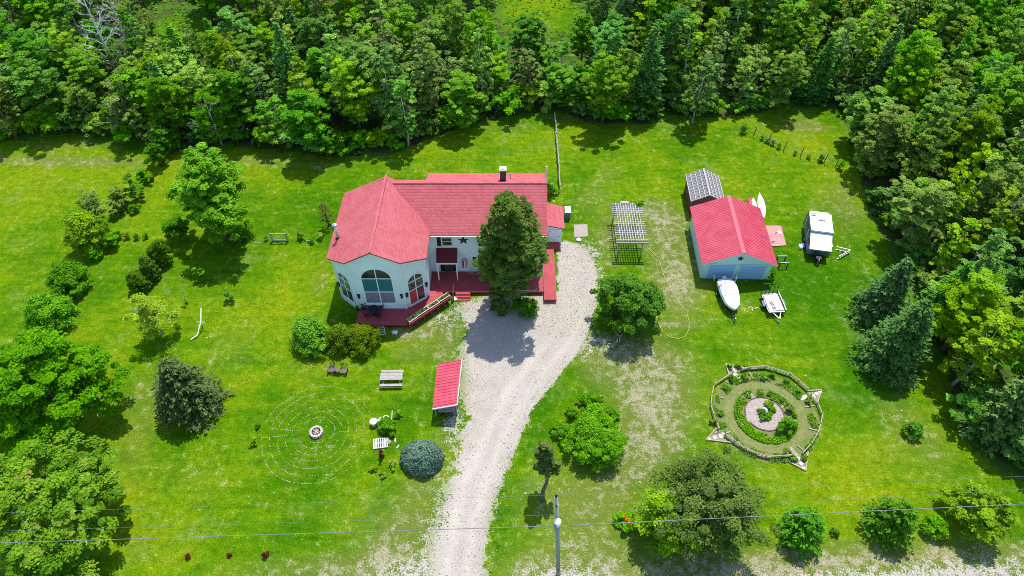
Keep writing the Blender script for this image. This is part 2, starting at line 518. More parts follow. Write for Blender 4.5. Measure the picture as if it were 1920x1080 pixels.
def grid_mesh(name, xs, ys, z, m, attrs):
    X, Y = np.meshgrid(xs, ys)
    nx, ny = len(xs), len(ys)
    co = np.stack([X.ravel(), Y.ravel(), np.full(X.size, z)], 1)
    i = (np.arange(ny - 1)[:, None] * nx + np.arange(nx - 1)[None, :]).ravel()
    quads = np.stack([i, i + 1, i + nx + 1, i + nx], 1)
    me = np_mesh(name, co, quads, m)
    for k, fn in attrs.items():
        a = me.attributes.new(k, 'FLOAT', 'POINT')
        a.data.foreach_set('value', fn(X, Y).ravel().astype(np.float32))
    return me
def np_mesh(name, co, quads, m):
    me = bpy.data.meshes.new(name)
    n, k = quads.shape
    me.vertices.add(len(co))
    me.vertices.foreach_set('co', co.astype(np.float32).ravel())
    me.loops.add(n * k)
    me.loops.foreach_set('vertex_index', quads.astype(np.int32).ravel())
    me.polygons.add(n)
    me.polygons.foreach_set('loop_start', np.arange(0, n * k, k, dtype=np.int32))
    me.materials.append(m)
    me.update(calc_edges=True)
    return me

def ground_mat():
    t = NT('lawn_grass')
    p = t.pos()
    n1 = t.noise(p, 0.07, 4, 0.6, 0.5)
    n2 = t.noise(p, 0.42, 5, 0.65, 0.6)
    n3 = t.noise(p, 1.5, 4, 0.7)
    n4 = t.noise(p, 7.5, 2, 0.6)
    # mowing swaths
    mp = t.n('Mapping'); mp.inputs['Rotation'].default_value = (0, 0, 0.35); mp.inputs['Scale'].default_value = (0.25, 1.6, 1)
    t.l(p, mp.inputs[0])
    sw = t.noise(mp.outputs[0], 0.7, 3, 0.6, 0.4)
    yel, lush, dry, grav, wood = (t.attr(k) for k in ('yel', 'lush', 'dry', 'gravel', 'forest'))
    k = t.math('ADD', t.math('MULTIPLY', n1, 1.3), t.math('MULTIPLY', n2, 0.85))
    k = t.math('SUBTRACT', k, 0.25)
    k = t.math('ADD', k, t.math('MULTIPLY', sw, 0.7))
    k = t.math('SUBTRACT', k, 0.13)
    k = t.math('ADD', k, t.math('MULTIPLY', t.math('SUBTRACT', yel, lush), 0.48))
    c = t.mix(t.mapr(k, 0.72, 1.12, 0, 1), (0.031, 0.112, 0.001), (0.080, 0.165, 0.002))
    c = t.mix(t.mapr(k, 1.04, 1.52, 0, 1), c, (0.150, 0.205, 0.003))
    # clover-pale patches
    n5 = t.noise(p, 0.16, 4, 0.6, 1.2)
    c = t.mix(t.mapr(t.math('ADD', n5, t.math('MULTIPLY', n3, 0.35)), 0.74, 0.95, 0, 0.45), c, (0.14, 0.195, 0.055))
    # blades: fine light/dark grain
    g = t.math('ADD', t.math('MULTIPLY', n3, 0.55), t.math('MULTIPLY', n4, 0.6))
    gv = t.mapr(g, 0.36, 0.78, 0.42, 1.68)
    cc = t.n('CombineColor')
    for i in range(3):
        t.l(gv, cc.inputs[i])
    c = t.mix(1.0, c, cc.outputs[0], 'MULTIPLY')
    # straw where the turf is thin
    thin = t.noise(p, 0.33, 5, 0.75, 0.8)
    dk = t.math('ADD', t.math('MULTIPLY', dry, 0.48), t.math('MULTIPLY', t.math('SUBTRACT', n2, 0.5), 1.5))
    dk = t.math('ADD', dk, t.math('MULTIPLY', t.math('SUBTRACT', n3, 0.5), 2.1))
    dk = t.math('ADD', dk, t.math('MULTIPLY', t.math('SUBTRACT', n4, 0.5), 1.0))
    straw = t.mix(n4, (0.15, 0.125, 0.06), (0.48, 0.43, 0.32))
    c = t.mix(t.mapr(dry, 0.12, 0.7, 0.0, 0.7), c, t.mix(n4, (0.07, 0.10, 0.012), (0.19, 0.21, 0.045)))
    c = t.mix(t.mapr(dk, 0.34, 0.80, 0.0, 0.85), c, straw)
    dk2 = t.math('ADD', t.math('MULTIPLY', t.math('SUBTRACT', thin, 0.5), 2.0), t.math('MULTIPLY', t.math('SUBTRACT', n3, 0.5), 1.2))
    c = t.mix(t.mapr(dk2, 0.20, 0.60, 0.0, 0.6), c, (0.17, 0.17, 0.05))
    # loose gravel
    gk = t.math('ADD', grav, t.math('MULTIPLY', t.math('SUBTRACT', n3, 0.5), 1.5))
    gk = t.math('ADD', gk, t.math('MULTIPLY', t.math('SUBTRACT', n4, 0.5), 1.3))
    gcol = t.mix(n4, (0.20, 0.18, 0.15), (0.56, 0.52, 0.47))
    c = t.mix(t.mapr(gk, 0.38, 0.62, 0.0, 0.95), c, gcol)
    # clover flowers and litter
    vo = t.n('TexVoronoi')
    vo.inputs['Scale'].default_value = 1.25
    t.l(p, vo.inputs['Vector'])
    fl = t.math('MULTIPLY', t.mapr(vo.outputs['Distance'], 0.045, 0.075, 1, 0), t.mapr(n2, 0.55, 0.66, 0, 0.55))
    c = t.mix(fl, c, (0.62, 0.60, 0.50))
    # woodland floor
    fc = t.mix(t.mapr(n2, 0.40, 0.58, 0, 1), (0.060, 0.048, 0.028), (0.055, 0.140, 0.012))
    fk = t.math('ADD', wood, t.math('MULTIPLY', t.math('SUBTRACT', n2, 0.5), 0.9))
    c = t.mix(t.mapr(fk, 0.4, 0.6, 0, 1), c, fc)
    t.l(c, t.p.inputs['Base Color'])
    t.p.inputs['Roughness'].default_value = 0.9
    t.p.inputs['Specular IOR Level'].default_value = 0.02
    t.bump(g, 0.9, 0.16)
    return t.m
GROUND = ground_mat()
def forest_attr(X, Y):
    a = in_forest(X, Y).astype(float)
    m = G(1010, 15); a *= 1 - 0.9 * np.exp(-(((X - m.x) / 9) ** 2 + ((Y - m.y) / 12) ** 2))
    m = G(330, 60); a *= 1 - 0.8 * np.exp(-(((X - m.x) / 8) ** 2 + ((Y - m.y) / 8) ** 2))
    a *= np.where(Y > 150, 0, 1)
    m = G(1500, 250); a *= 1 - np.exp(-(((X - m.x) / 6) ** 2 + ((Y - m.y) / 4) ** 2))
    return a
far = [-4000, -2000, -1000, -500, -250, -150]
xs = np.array(far + list(np.arange(-110, 110.01, 0.5)) + [-v for v in far[::-1]])
ys = np.array([-4000, -2000, -1000, -400, -150, -50, 0] + list(np.arange(8, 136.01, 0.5)) + [170, 250, 500, 1000, 2000, 4000])
me = grid_mesh('ground', xs, ys, 0.0, GROUND, {
    'dry': lambda X, Y: blob_sum('dry', X, Y), 'yel': lambda X, Y: blob_sum('yel', X, Y),
    'lush': lambda X, Y: blob_sum('lush', X, Y),
    'gravel': lambda X, Y: np.clip(blob_sum('gravel', X, Y) + np.where((Y < 17.0) & (Y > 9), 0.15, 0), 0, 1.2),
    'forest': forest_attr})
o = bpy.data.objects.new('ground', me)
COL.objects.link(o)
tag(o, 'mown green lawn with dry straw patches around the house', None, None, 'structure')

# gravel driveway: a ragged sheet lying on the lawn
def vnoise(X, Y, s, seed):
    rg = np.random.default_rng(seed)
    T = rg.random((64, 64))
    x, y = X / s, Y / s
    i, j = np.floor(x).astype(int), np.floor(y).astype(int)
    u, v = x - i, y - j
    u, v = u * u * (3 - 2 * u), v * v * (3 - 2 * v)
    g = lambda a, b: T[a % 64, b % 64]
    return (g(i, j) * (1 - u) + g(i + 1, j) * u) * (1 - v) + (g(i, j + 1) * (1 - u) + g(i + 1, j + 1) * u) * v
def gravel_mat():
    t = NT('driveway_gravel')
    p = t.pos()
    a = t.noise(p, 0.35, 4, 0.6, 0.5)
    b = t.noise(p, 3.0, 5, 0.75)
    c_ = t.noise(p, 10, 3, 0.75)
    tk = t.attr('track')
    c = t.mix(t.mapr(a, 0.35, 0.65, 0, 1), (0.395, 0.35, 0.285), (0.46, 0.415, 0.35))
    c = t.mix(t.math('MULTIPLY', t.mapr(c_, 0.38, 0.60, 0.75, 0.0), t.mapr(tk, 0, 1, 1.0, .6)), c, (0.19, 0.17, 0.15))
    c = t.mix(t.mapr(t.noise(p, 1.1, 5, .75), .5, .72, 0, .28), c, (0.31, 0.28, 0.245))
    c = t.mix(t.math('MULTIPLY', tk, t.mapr(b, .3, .6, .0, .22)), c, (0.50, 0.455, 0.395))
    c = t.mix(t.mapr(t.math('ADD', b, t.math('MULTIPLY', c_, 0.5)), 0.80, 0.96, 0, 0.5), c, (0.55, 0.52, 0.48))
    w = t.attr('weed')
    wk = t.math('ADD', w, t.math('MULTIPLY', t.math('SUBTRACT', b, 0.5), 1.6))
    wk = t.math('ADD', wk, t.math('MULTIPLY', t.math('SUBTRACT', c_, 0.5), 1.2))
    c = t.mix(t.mapr(wk, 0.50, 0.72, 0, 0.9), c, t.mix(c_, (0.10, 0.15, 0.03), (0.30, 0.33, 0.14)))
    t.l(c, t.p.inputs['Base Color'])
    t.p.inputs['Roughness'].default_value = 0.95
    t.p.inputs['Specular IOR Level'].default_value = 0.15
    t.bump(c_, 0.5, 0.04)
    return t.m
st = 0.11
gx, gy = np.arange(-9, 11.5, st), np.arange(16.5, 58, st)
X, Y = np.meshgrid(gx, gy)
SD = seg_dist(X, Y, DRIVE)
leftness = np.clip((interp(Y, [(16, -1.0), (30, 0.0), (38, 3.5), (46, 4), (58, 5)]) - X) / 3 + 0.2, 0, 1)
NZ = (np.random.default_rng(3).random(X.shape) - .5) * .4 + (vnoise(X, Y, 0.3, 1) - .5) * .9 + (vnoise(X, Y, 0.8, 2) - .5) * .6 + (vnoise(X, Y, 2.5, 3) - .5) * .9
amp = 0.42 + 0.9 * leftness
keep = (SD + NZ * amp) > 0
kc = keep[:-1, :-1]
ii, jj = np.nonzero(kc)
nx = len(gx)
idx = ii * nx + jj
quads = np.stack([idx, idx + 1, idx + nx + 1, idx + nx], 1)
used, inv = np.unique(quads.ravel(), return_inverse=True)
co = np.stack([X.ravel()[used], Y.ravel()[used], np.full(len(used), 0.006)], 1)
me = np_mesh('driveway', co, inv.reshape(quads.shape), gravel_mat())
a = me.attributes.new('weed', 'FLOAT', 'POINT')
c0 = G(1010, 690)
mid = 0.34 * np.exp(-(((X - c0.x + 2) / 2.0) ** 2 + ((Y - c0.y) / 4) ** 2))
weed = np.clip(0.75 - SD / (0.6 + 1.5 * leftness), 0, 1) * 0.85 + mid + 0.25 * np.exp(-((Y - 46) / 3) ** 2) * 0
a.data.foreach_set('value', weed.ravel()[used].astype(np.float32))
rp = [G(*p) for p in DRIVE_R[:-2]]
dR = np.full(X.shape, 1e9)
for p0, p1 in zip(rp[:-1], rp[1:]):
    dx, dy = p1.x - p0.x, p1.y - p0.y
    tt = np.clip(((X - p0.x) * dx + (Y - p0.y) * dy) / (dx * dx + dy * dy), 0, 1)
    dR = np.minimum(dR, np.hypot(X - p0.x - tt * dx, Y - p0.y - tt * dy))
wob = (vnoise(X, Y, 3.0, 12) - .5) * .5
trk = np.exp(-((dR - 1.35 + wob) / .42) ** 2) + np.exp(-((dR - 3.0 + wob) / .45) ** 2)
trk *= np.clip((47 - Y) / 8, 0, 1)
a = me.attributes.new('track', 'FLOAT', 'POINT')
a.data.foreach_set('value', np.clip(trk, 0, 1).ravel()[used].astype(np.float32))
o = bpy.data.objects.new('driveway', me)
COL.objects.link(o)
tag(o, 'pale gravel driveway curving up to the house', None, None, 'structure')
# loose stones thrown to the edges of the drive
rgs = np.random.default_rng(8)
n = 26000
X, Y = rgs.uniform(-9, 11, n), rgs.uniform(17, 57, n)
sd_ = seg_dist(X, Y, DRIVE)
lf_ = interp(Y, [(16, -1.0), (30, 0.0), (38, 3.5), (46, 4), (58, 5)])
pr = np.exp(-(np.abs(sd_ + .1) / np.where(X < lf_, .9, .35))) + np.where((sd_ > 0) & (Y > 42), .35, 0) + np.where(sd_ > 0, .08, 0)
k = (rgs.random(n) < pr * np.where(sd_ < 0, .3, .7)) & ~((X > -19) & (X < 4.9) & (Y > 46.4))
X, Y = X[k], Y[k]
m_ = len(X)
sz = rgs.uniform(.025, .075, m_)[:, None]
octa = np.array([(1, 0, .3), (0, 1, .3), (-1, 0, .3), (0, -1, .3), (0, 0, .9), (0, 0, -.1)])
co = (np.stack([X, Y, np.full(m_, .006)], 1)[:, None] + octa[None] * sz[:, :, None] * rgs.uniform(.6, 1.3, (m_, 6, 1)))
tri_ = np.array([(0, 1, 4), (1, 2, 4), (2, 3, 4), (3, 0, 4), (1, 0, 5), (2, 1, 5), (3, 2, 5), (0, 3, 5)])
o = bpy.data.objects.new('loose_gravel', np_mesh('loose_gravel', co.reshape(-1, 3), (np.arange(m_)[:, None, None] * 6 + tri_[None]).reshape(-1, 3), mat('loose_stone', (.42, .385, .32), .95, var=.5, scale=9)))
COL.objects.link(o)
tag(o, 'loose pale stones scattered along the edges of the driveway', 'gravel', None, 'stuff')
# ------------------------------------------------------------------ the house
def roof_oct(x):
    return 9.33 - 0.55 * abs(x + 13.42)
house = thing('house', 'white clapboard house with red shingle roof and eight-sided front wing', 'house', (-6.0, 50.5, 0))
XR = 3.35
# eight-sided wing: walls rise to the roof planes
OCT = [(-15.95, 45.45), (-10.95, 45.45), (-8.75, 47.15), (-8.75, 56.0), (-17.95, 56.0), (-17.95, 47.15)]
mb = MB()
ring = []
for i in range(len(OCT)):
    (x0, y0), (x1, y1) = OCT[i], OCT[(i + 1) % len(OCT)]
    ring.append((x0, y0))
    if (x0 + 13.42) * (x1 + 13.42) < 0:
        t = (-13.42 - x0) / (x1 - x0)
        ring.append((-13.42, y0 + t * (y1 - y0)))
n = len(ring)
vs = [(x, y, 0.0) for x, y in ring] + [(x, y, roof_oct(x) - 0.12) for x, y in ring]
mb.add(vs, [(i, (i + 1) % n, n + (i + 1) % n, n + i) for i in range(n)])
wall_o = mb.build('wing_wall', SIDING, house)
# corner boards
mb = MB()
for (x, y) in OCT[:3] + OCT[5:]:
    mb = MB()
    mb.beam((x, y - 0.02, 0.4), (x, y - 0.02, roof_oct(x) - 0.2), 0.16, 0.16)
    mb.build('corner_board', TRIM, wall_o)
# main range
Y0, Y1, YR = 50.65, 59.2, 55.5
def roof_front(y): return 6.30 + 0.5 * (y - 50.3)
def roof_back(y): return 8.90 - 0.5 * (y - 55.5)
mb = MB()
prof = [(Y0, 0), (Y1, 0), (Y1, roof_back(Y1) - .12), (YR, 8.78), (Y0, roof_front(Y0) - .12)]
mb.loft([[(-9.0, y, z) for y, z in prof], [(XR, y, z) for y, z in prof]])
mb.build('main_wall', SIDING, house)
# roofs
def roofpoly(name, pts, zf, m=SHINGLE, th=0.16):
    mb = MB()
    mb.slab([(x, y, zf(x, y)) for x, y in pts], th)
    return mb.build(name, m, house)
zo = lambda x, y: roof_oct(x)
r1 = roofpoly('wing_roof', [(-13.42, 44.95), (-13.18, 56.3), (-18.1, 56.3), (-18.35, 46.85), (-16.15, 45.0)], zo)
r2 = roofpoly('wing_roof', [(-13.42, 44.95), (-10.75, 45.0), (-8.42, 46.9), (-8.42, 50.9), (-8.42, 55.9), (-13.18, 56.3)], lambda x, y: roof_oct(x) + 0.002)
zfm = lambda x, y: roof_front(y)
zbm = lambda x, y: roof_back(y)
r3 = roofpoly('main_roof_front', [(-13.0, 50.3), (3.66, 50.3), (3.66, 55.5), (-13.0, 55.5)], zfm)
r4 = roofpoly('main_roof_back', [(-9.2, 55.5), (3.66, 55.5), (3.66, 59.6), (-9.2, 59.6)], zbm)
r5 = roofpoly('main_roof_back', [(-13.2, 55.5), (-9.2, 55.5), (-9.2, 56.75), (-13.2, 56.75)], lambda x, y: roof_back(y) - 0.003)
MB().beam((-13.42, 44.95, 9.36), (-13.18, 56.3, 9.36), 0.26, 0.05).build('ridge_cap', SHINGLE, r1)
MB().beam((-12.4, 55.5, 8.925), (3.66, 55.5, 8.925), 0.24, 0.05).build('ridge_cap', SHINGLE, r3)
# white rake and eave boards
mb = MB(); mb.beam((3.60, 50.32, 6.14), (3.60, 55.5, 8.74), 0.05, 0.2); mb.build('rake_board', TRIM, r3)
mb = MB(); mb.beam((3.60, 59.5, 6.72), (3.60, 55.5, 8.72), 0.05, 0.2); mb.build('rake_board', TRIM, r4)
mb = MB(); mb.beam((-8.4, 50.36, 6.16), (3.6, 50.36, 6.16), 0.05, 0.18); mb.build('eave_board', TRIM, r3)
mb = MB(); mb.tube([(-8.4, 50.27, 6.2), (3.62, 50.27, 6.2)], 0.06, 6); mb.build('gutter', TRIM, r3)

def wall_frame(o, d):
    """origin and along-wall direction -> function mapping (along, out, up) to world"""
    d = Vector((d[0], d[1], 0)).normalized()
    nrm = Vector((d.y, -d.x, 0))
    return lambda a, out, z: Vector((o[0], o[1], 0)) + d * a + nrm * out + Vector((0, 0, z))
def wbox(mb, W_, a0, a1, z0, z1, o0, o1):
    vs = [W_(a, o_, z) for z in (z0, z1) for o_ in (o0, o1) for a in (a0, a1)]
    return mb.add(vs, [(0, 1, 3, 2), (4, 6, 7, 5), (0, 4, 5, 1), (2, 3, 7, 6), (0, 2, 6, 4), (1, 5, 7, 3)])
def arch_poly(ac, hw, z0, zs, n=12, rz=None):
    rz = hw if rz is None else rz
    return [(ac - hw, z0), (ac + hw, z0)] + [(ac + hw * math.cos(math.pi * k / n), zs + rz * math.sin(math.pi * k / n)) for k in range(n + 1)]
def arch_window(W_, ac, hw, z0, zs, rz, bars, panes, parent=house):
    """arched window: frame, panes each of their own, bars"""
    mb = MB()
    out, inn = arch_poly(ac, hw, z0, zs, 14, rz), arch_poly(ac, hw - 0.13, z0 + 0.13, zs, 14, rz - 0.13)
    n = len(out)
    vs = [W_(a, 0.07, z) for a, z in out] + [W_(a, 0.07, z) for a, z in inn] + [W_(a, 0.0, z) for a, z in out] + [W_(a, 0.0, z) for a, z in inn]
    fs = []
    for i in range(n):
        j = (i + 1) % n
        fs += [(i, j, n + j, n + i), (i, 2 * n + i, 2 * n + j, j), (n + i, n + j, 3 * n + j, 3 * n + i)]
    mb.add(vs, fs)
    fo = mb.build('window', TRIM, parent)
    for (a0, a1, za, zb, m) in panes:
        mb = MB()
        if zb is None:          # quarter-round light over the spring line
            s0, s1 = a0, a1
            pts = []
            k0, k1 = (0, 7) if a1 > ac + 0.1 else (7, 14)
            pts = [(ac + (hw - .13) * math.cos(math.pi * k / 14), zs + (rz - .13) * math.sin(math.pi * k / 14)) for k in range(k0, k1 + 1)]
            pts.append((ac, zs))
            mb.add([W_(a, 0.02, z) for a, z in pts], [tuple(range(len(pts)))])
        else:
            mb.add([W_(a, 0.02, z) for a, z in ((a0, za), (a1, za), (a1, zb), (a0, zb))], [(0, 1, 2, 3)])
        mb.build('pane', m, fo)
    for (a0, a1, za, zb) in bars:
        mb = MB()
        wbox(mb, W_, a0, a1, za, zb, 0.0, 0.06)
        mb.build('glazing_bar', TRIM, fo)
    mb = MB()
    wbox(mb, W_, ac - hw - .06, ac + hw + .06, z0 - 0.1, z0 - 0.002, 0.0, 0.12)
    mb.build('sill', TRIM, fo)
    return fo
Wf = wall_frame((-13.45, 45.45), (1, 0))
arch_window(Wf, 0, 1.6, 1.3, 5.15, 1.5, [(-.05, .05, 1.4, 6.55), (-1.5, 1.5, 5.1, 5.2), (-1.5, 1.5, 3.1, 3.2)],
            [(-1.5, 0, 1.4, 3.12, CURTAIN), (0, 1.5, 1.4, 3.12, CURTAIN), (-1.5, 0, 3.12, 5.15, TEALGLASS), (0, 1.5, 3.12, 5.15, TEALGLASS), (0, 1.5, 5.15, None, GLASS), (-1.5, 0, 5.15, None, GLASS)])
Wr = wall_frame((-10.95, 45.45), (2.2, 1.7))
arch_window(Wr, 1.40, 0.98, 0.62, 4.0, 0.95, [(1.35, 1.45, .7, 4.9), (.45, 2.35, 3.95, 4.05), (.45, 2.35, 2.72, 2.82)],
            [(.5, 1.4, .75, 2.75, REDCURT), (1.4, 2.3, .75, 2.75, GLASS), (.5, 1.4, 2.75, 4.0, GLASS), (1.4, 2.3, 2.75, 4.0, GLASS), (1.4, 2.3, 4.0, None, GLASS), (.5, 1.4, 4.0, None, GLASS)])
Wl = wall_frame((-17.95, 47.15), (2.0, -1.7))
arch_window(Wl, 1.25, 0.98, 0.9, 4.0, 0.95, [(1.2, 1.3, 1, 4.9), (.3, 2.2, 3.95, 4.05), (.3, 2.2, 2.72, 2.82)],
            [(.35, 1.25, 1.0, 2.75, GLASS), (1.25, 2.2, 1.0, 2.75, GLASS), (.35, 1.25, 2.75, 4.0, TEALGLASS), (1.25, 2.2, 2.75, 4.0, GLASS), (1.25, 2.2, 4.0, None, GLASS), (.35, 1.25, 4.0, None, GLASS)])
# wall lanterns
for W_, a in ((Wf, -2.15), (Wf, 2.2), (Wr, 0.22), (Wr, 2.58), (Wl, 0.12)):
    mb = MB()
    wbox(mb, W_, a - .09, a + .09, 2.25, 2.72, 0.0, 0.18)
    wbox(mb, W_, a - .13, a + .13, 2.72, 2.80, 0.0, 0.24)
    mb.build('wall_lantern', BLACK, house)
# front windows of the main range
Wm = wall_frame((0, Y0), (1, 0))
def plain_window(a0, a1, z0, z1, shutters=(True, True), two=False, W_=Wm, curtain=GLASS):
    mb = MB()
    for (x0, x1, za, zb) in ((a0, a1, z0, z0 + .09), (a0, a1, z1 - .09, z1), (a0, a0 + .09, z0 + .09, z1 - .09), (a1 - .09, a1, z0 + .09, z1 - .09)):
        wbox(mb, W_, x0, x1, za, zb, 0, .07)
    fo = mb.build('window', TRIM, house)
    mids = [a0 + .09, (a0 + a1) / 2, a1 - .09] if two else [a0 + .09, a1 - .09]
    for k in range(len(mids) - 1):
        for (za, zb) in ((z0 + .09, (z0 + z1) / 2), ((z0 + z1) / 2, z1 - .09)):
            mb = MB()
            mb.add([W_(a, .02, z) for a, z in ((mids[k], za), (mids[k + 1], za), (mids[k + 1], zb), (mids[k], zb))], [(0, 1, 2, 3)])
            mb.build('pane', curtain, fo)
    mb = MB(); wbox(mb, W_, a0 + .09, a1 - .09, (z0 + z1) / 2 - .03, (z0 + z1) / 2 + .03, 0, .05); mb.build('glazing_bar', TRIM, fo)
    if two:
        mb = MB(); wbox(mb, W_, (a0 + a1) / 2 - .07, (a0 + a1) / 2 + .07, z0 + .09, z1 - .09, 0, .06); mb.build('glazing_bar', TRIM, fo)
    for s, (x0, x1) in zip(shutters, ((a0 - .46, a0 - .06), (a1 + .06, a1 + .46))):
        if s:
            mb = MB()
            wbox(mb, W_, x0, x1, z0 - .04, z1 + .04, 0, .05)
            for q in range(7):
                zz = z0 + (q + .5) * (z1 - z0) / 7
                wbox(mb, W_, x0 + .05, x1 - .05, zz - .02, zz + .05, .05, .075)
            mb.build('shutter', BLACK, house)
plain_window(-7.35, -6.2, 4.5, 5.75, (True, False))
plain_window(-3.05, -1.95, 4.5, 5.75)
plain_window(1.1, 2.2, 4.5, 5.75)
plain_window(-3.75, -1.9, 1.35, 2.75, (True, True), True)
plain_window(1.0, 2.3, 1.35, 2.75, (True, True), True)
# barn star
mb = MB()
pts = []
for k in range(10):
    r = 0.62 if k % 2 == 0 else 0.25
    t = math.pi / 2 + k * math.pi / 5
    pts.append((-5.07 + r * math.cos(t), 5.3 + r * math.sin(t)))
vs = [Wm(a, .03, z) for a, z in pts] + [Wm(-5.07, .14, 5.3)] + [Wm(a, .0, z) for a, z in pts]
mb.add(vs, [(k, (k + 1) % 10, 10) for k in range(10)] + [(k, 11 + k, 11 + (k + 1) % 10, (k + 1) % 10) for k in range(10)])
star = single(mb, 'barn_star', BLACK, 'black five-pointed metal star on the white house wall', 'star', (-5.07, Y0 - .02, 5.3))
# entrance porch
mb = MB(); mb.slab([(-7.95, Y0, 4.2), (-7.95, Y0 - 1.35, 3.35), (-5.75, Y0 - 1.35, 3.35), (-5.75, Y0, 4.2)], 0.12)
po = mb.build('porch_roof', mat('dark_red_shingle', (0.13, 0.012, 0.02), 0.9, var=0.3, scale=8), house)
mb = MB(); mb.beam((-7.97, Y0 - 1.36, 3.2), (-5.73, Y0 - 1.36, 3.2), .1, .16); mb.build('porch_beam', TRIM, po)
for x in (-7.85, -5.85):
    mb = MB(); mb.beam((x, Y0 - 1.3, .55), (x, Y0 - 1.3, 3.15), .12, .12); mb.build('porch_post', TRIM, po)
mb = MB(); wbox(mb, Wm, -7.75, -5.95, .56, 2.75, 0, .03); mb.build('entrance_shade_panel', mat('painted_entry_shade', (0.012, 0.012, 0.016), .6), house)  # flat panel on the wall; the entry's shade is put into its near-black colour
mb = MB(); wbox(mb, Wm, -7.3, -6.4, .58, 2.6, .03, .08); d_o = mb.build('door', mat('door_dark', (.05, .04, .05), .5), house)
mb = MB(); wbox(mb, Wm, -7.1, -6.6, 1.5, 2.4, .08, .09); mb.build('pane', GLASS, d_o)
# chimney, vent, stove pipe
ch = G(943.5, 341, 7.9)
mb = MB(); mb.box((ch.x, 56.6, 8.75), (.62, .62, 2.2)); c_o = mb.build('chimney', BRICK, house)
mb = MB(); mb.box((ch.x, 56.6, 9.9), (.74, .74, .12)); mb.box((ch.x, 56.6, 10.0), (.36, .36, .1)); mb.build('chimney_cap', CONC, c_o)
mb = MB(); mb.tube([(-.18, 57.3, 7.9), (-.18, 57.3, 8.75)], .06, 8); mb.build('vent_pipe', STEEL, house)
mb = MB(); mb.tube([(3.75, 58.6, 5.5), (3.75, 58.6, 8.6)], .07, 8); mb.build('vent_pipe', TRIM, house)
sp = G(633, 443, 7.3)
mb = MB(); mb.tube([(sp.x, sp.y, 6.6), (sp.x - .0, sp.y, 8.7)], .13, 10); s_o = mb.build('stove_pipe', STEEL, house, smooth=True)
mb = MB(); mb.lathe((sp.x, sp.y, 8.7), [(.12, 0), (.24, .06), (.24, .22), (.05, .34)], 12); mb.build('pipe_cap', STEEL, s_o)
mb = MB(); mb.lathe((sp.x, sp.y, 6.95), [(.3, 0), (.16, .22)], 12); mb.build('pipe_flashing', DKMETAL, s_o)
# side annex
A0 = G(1031, 398)
ax0, ax1, ay0, ay1 = 3.36, 5.6, 55.4, 58.6
mb = MB(); mb.prism([(ax0, ay0), (ax1, ay0), (ax1, ay1), (ax0, ay1)], 0, 2.6)
an = thing('annex', 'small white lean-to annex with red roof against the house end', 'annex', (4.5, 57, 0))
mb2 = MB(); prof = [(ax0, 0), (ax1, 0), (ax1, 2.5), (ax0, 3.1)]
mb2.loft([[(x, ay0, z) for x, z in prof], [(x, ay1, z) for x, z in prof]]); mb2.build('wall', SIDING, an)
mb = MB(); mb.slab([(ax0, ay0 - .25, 3.25), (ax1 + .25, ay0 - .25, 2.6), (ax1 + .25, ay1 + .25, 2.6), (ax0, ay1 + .25, 3.25)], .14); mb.build('roof', SHINGLE, an)
Wa = wall_frame((0, ay0), (1, 0))
mb = MB(); wbox(mb, Wa, 4.15, 5.35, .3, 2.25, 0, .05); dd = mb.build('door', mat('door_white', (.78, .78, .79), .5, var=.05), an)
mb = MB(); wbox(mb, Wa, 5.2, 5.3, 1.2, 1.3, .05, .1); mb.build('door_handle', BLACK, dd)
mb = MB(); wbox(mb, Wa, 4.2, 4.3, 1.9, 2.0, .05, .08); mb.build('hinge', BLACK, dd)
mb = MB(); wbox(mb, Wa, 3.7, 3.95, 1.0, 1.35, 0, .06); mb.build('vent', BLACK, an)
mb = MB(); mb.box((4.75, ay0 - .55, .13), (1.3, 1.1, .26)); mb.build('step', RED_DECK, an)
b = G(1064, 412)
hp = thing('heat_pump', 'white-topped grey metal cabinet beside the small annex', 'heat pump', (b.x, b.y + .5, 0))
MB().box((b.x, b.y + .5, .55), (.62, 1.0, 1.1)).build('cabinet', mat('grey_cabinet', (.12, .13, .14), .5), hp)
MB().box((b.x, b.y + .5, 1.14), (.7, 1.08, .08)).build('lid', WHITE, hp)

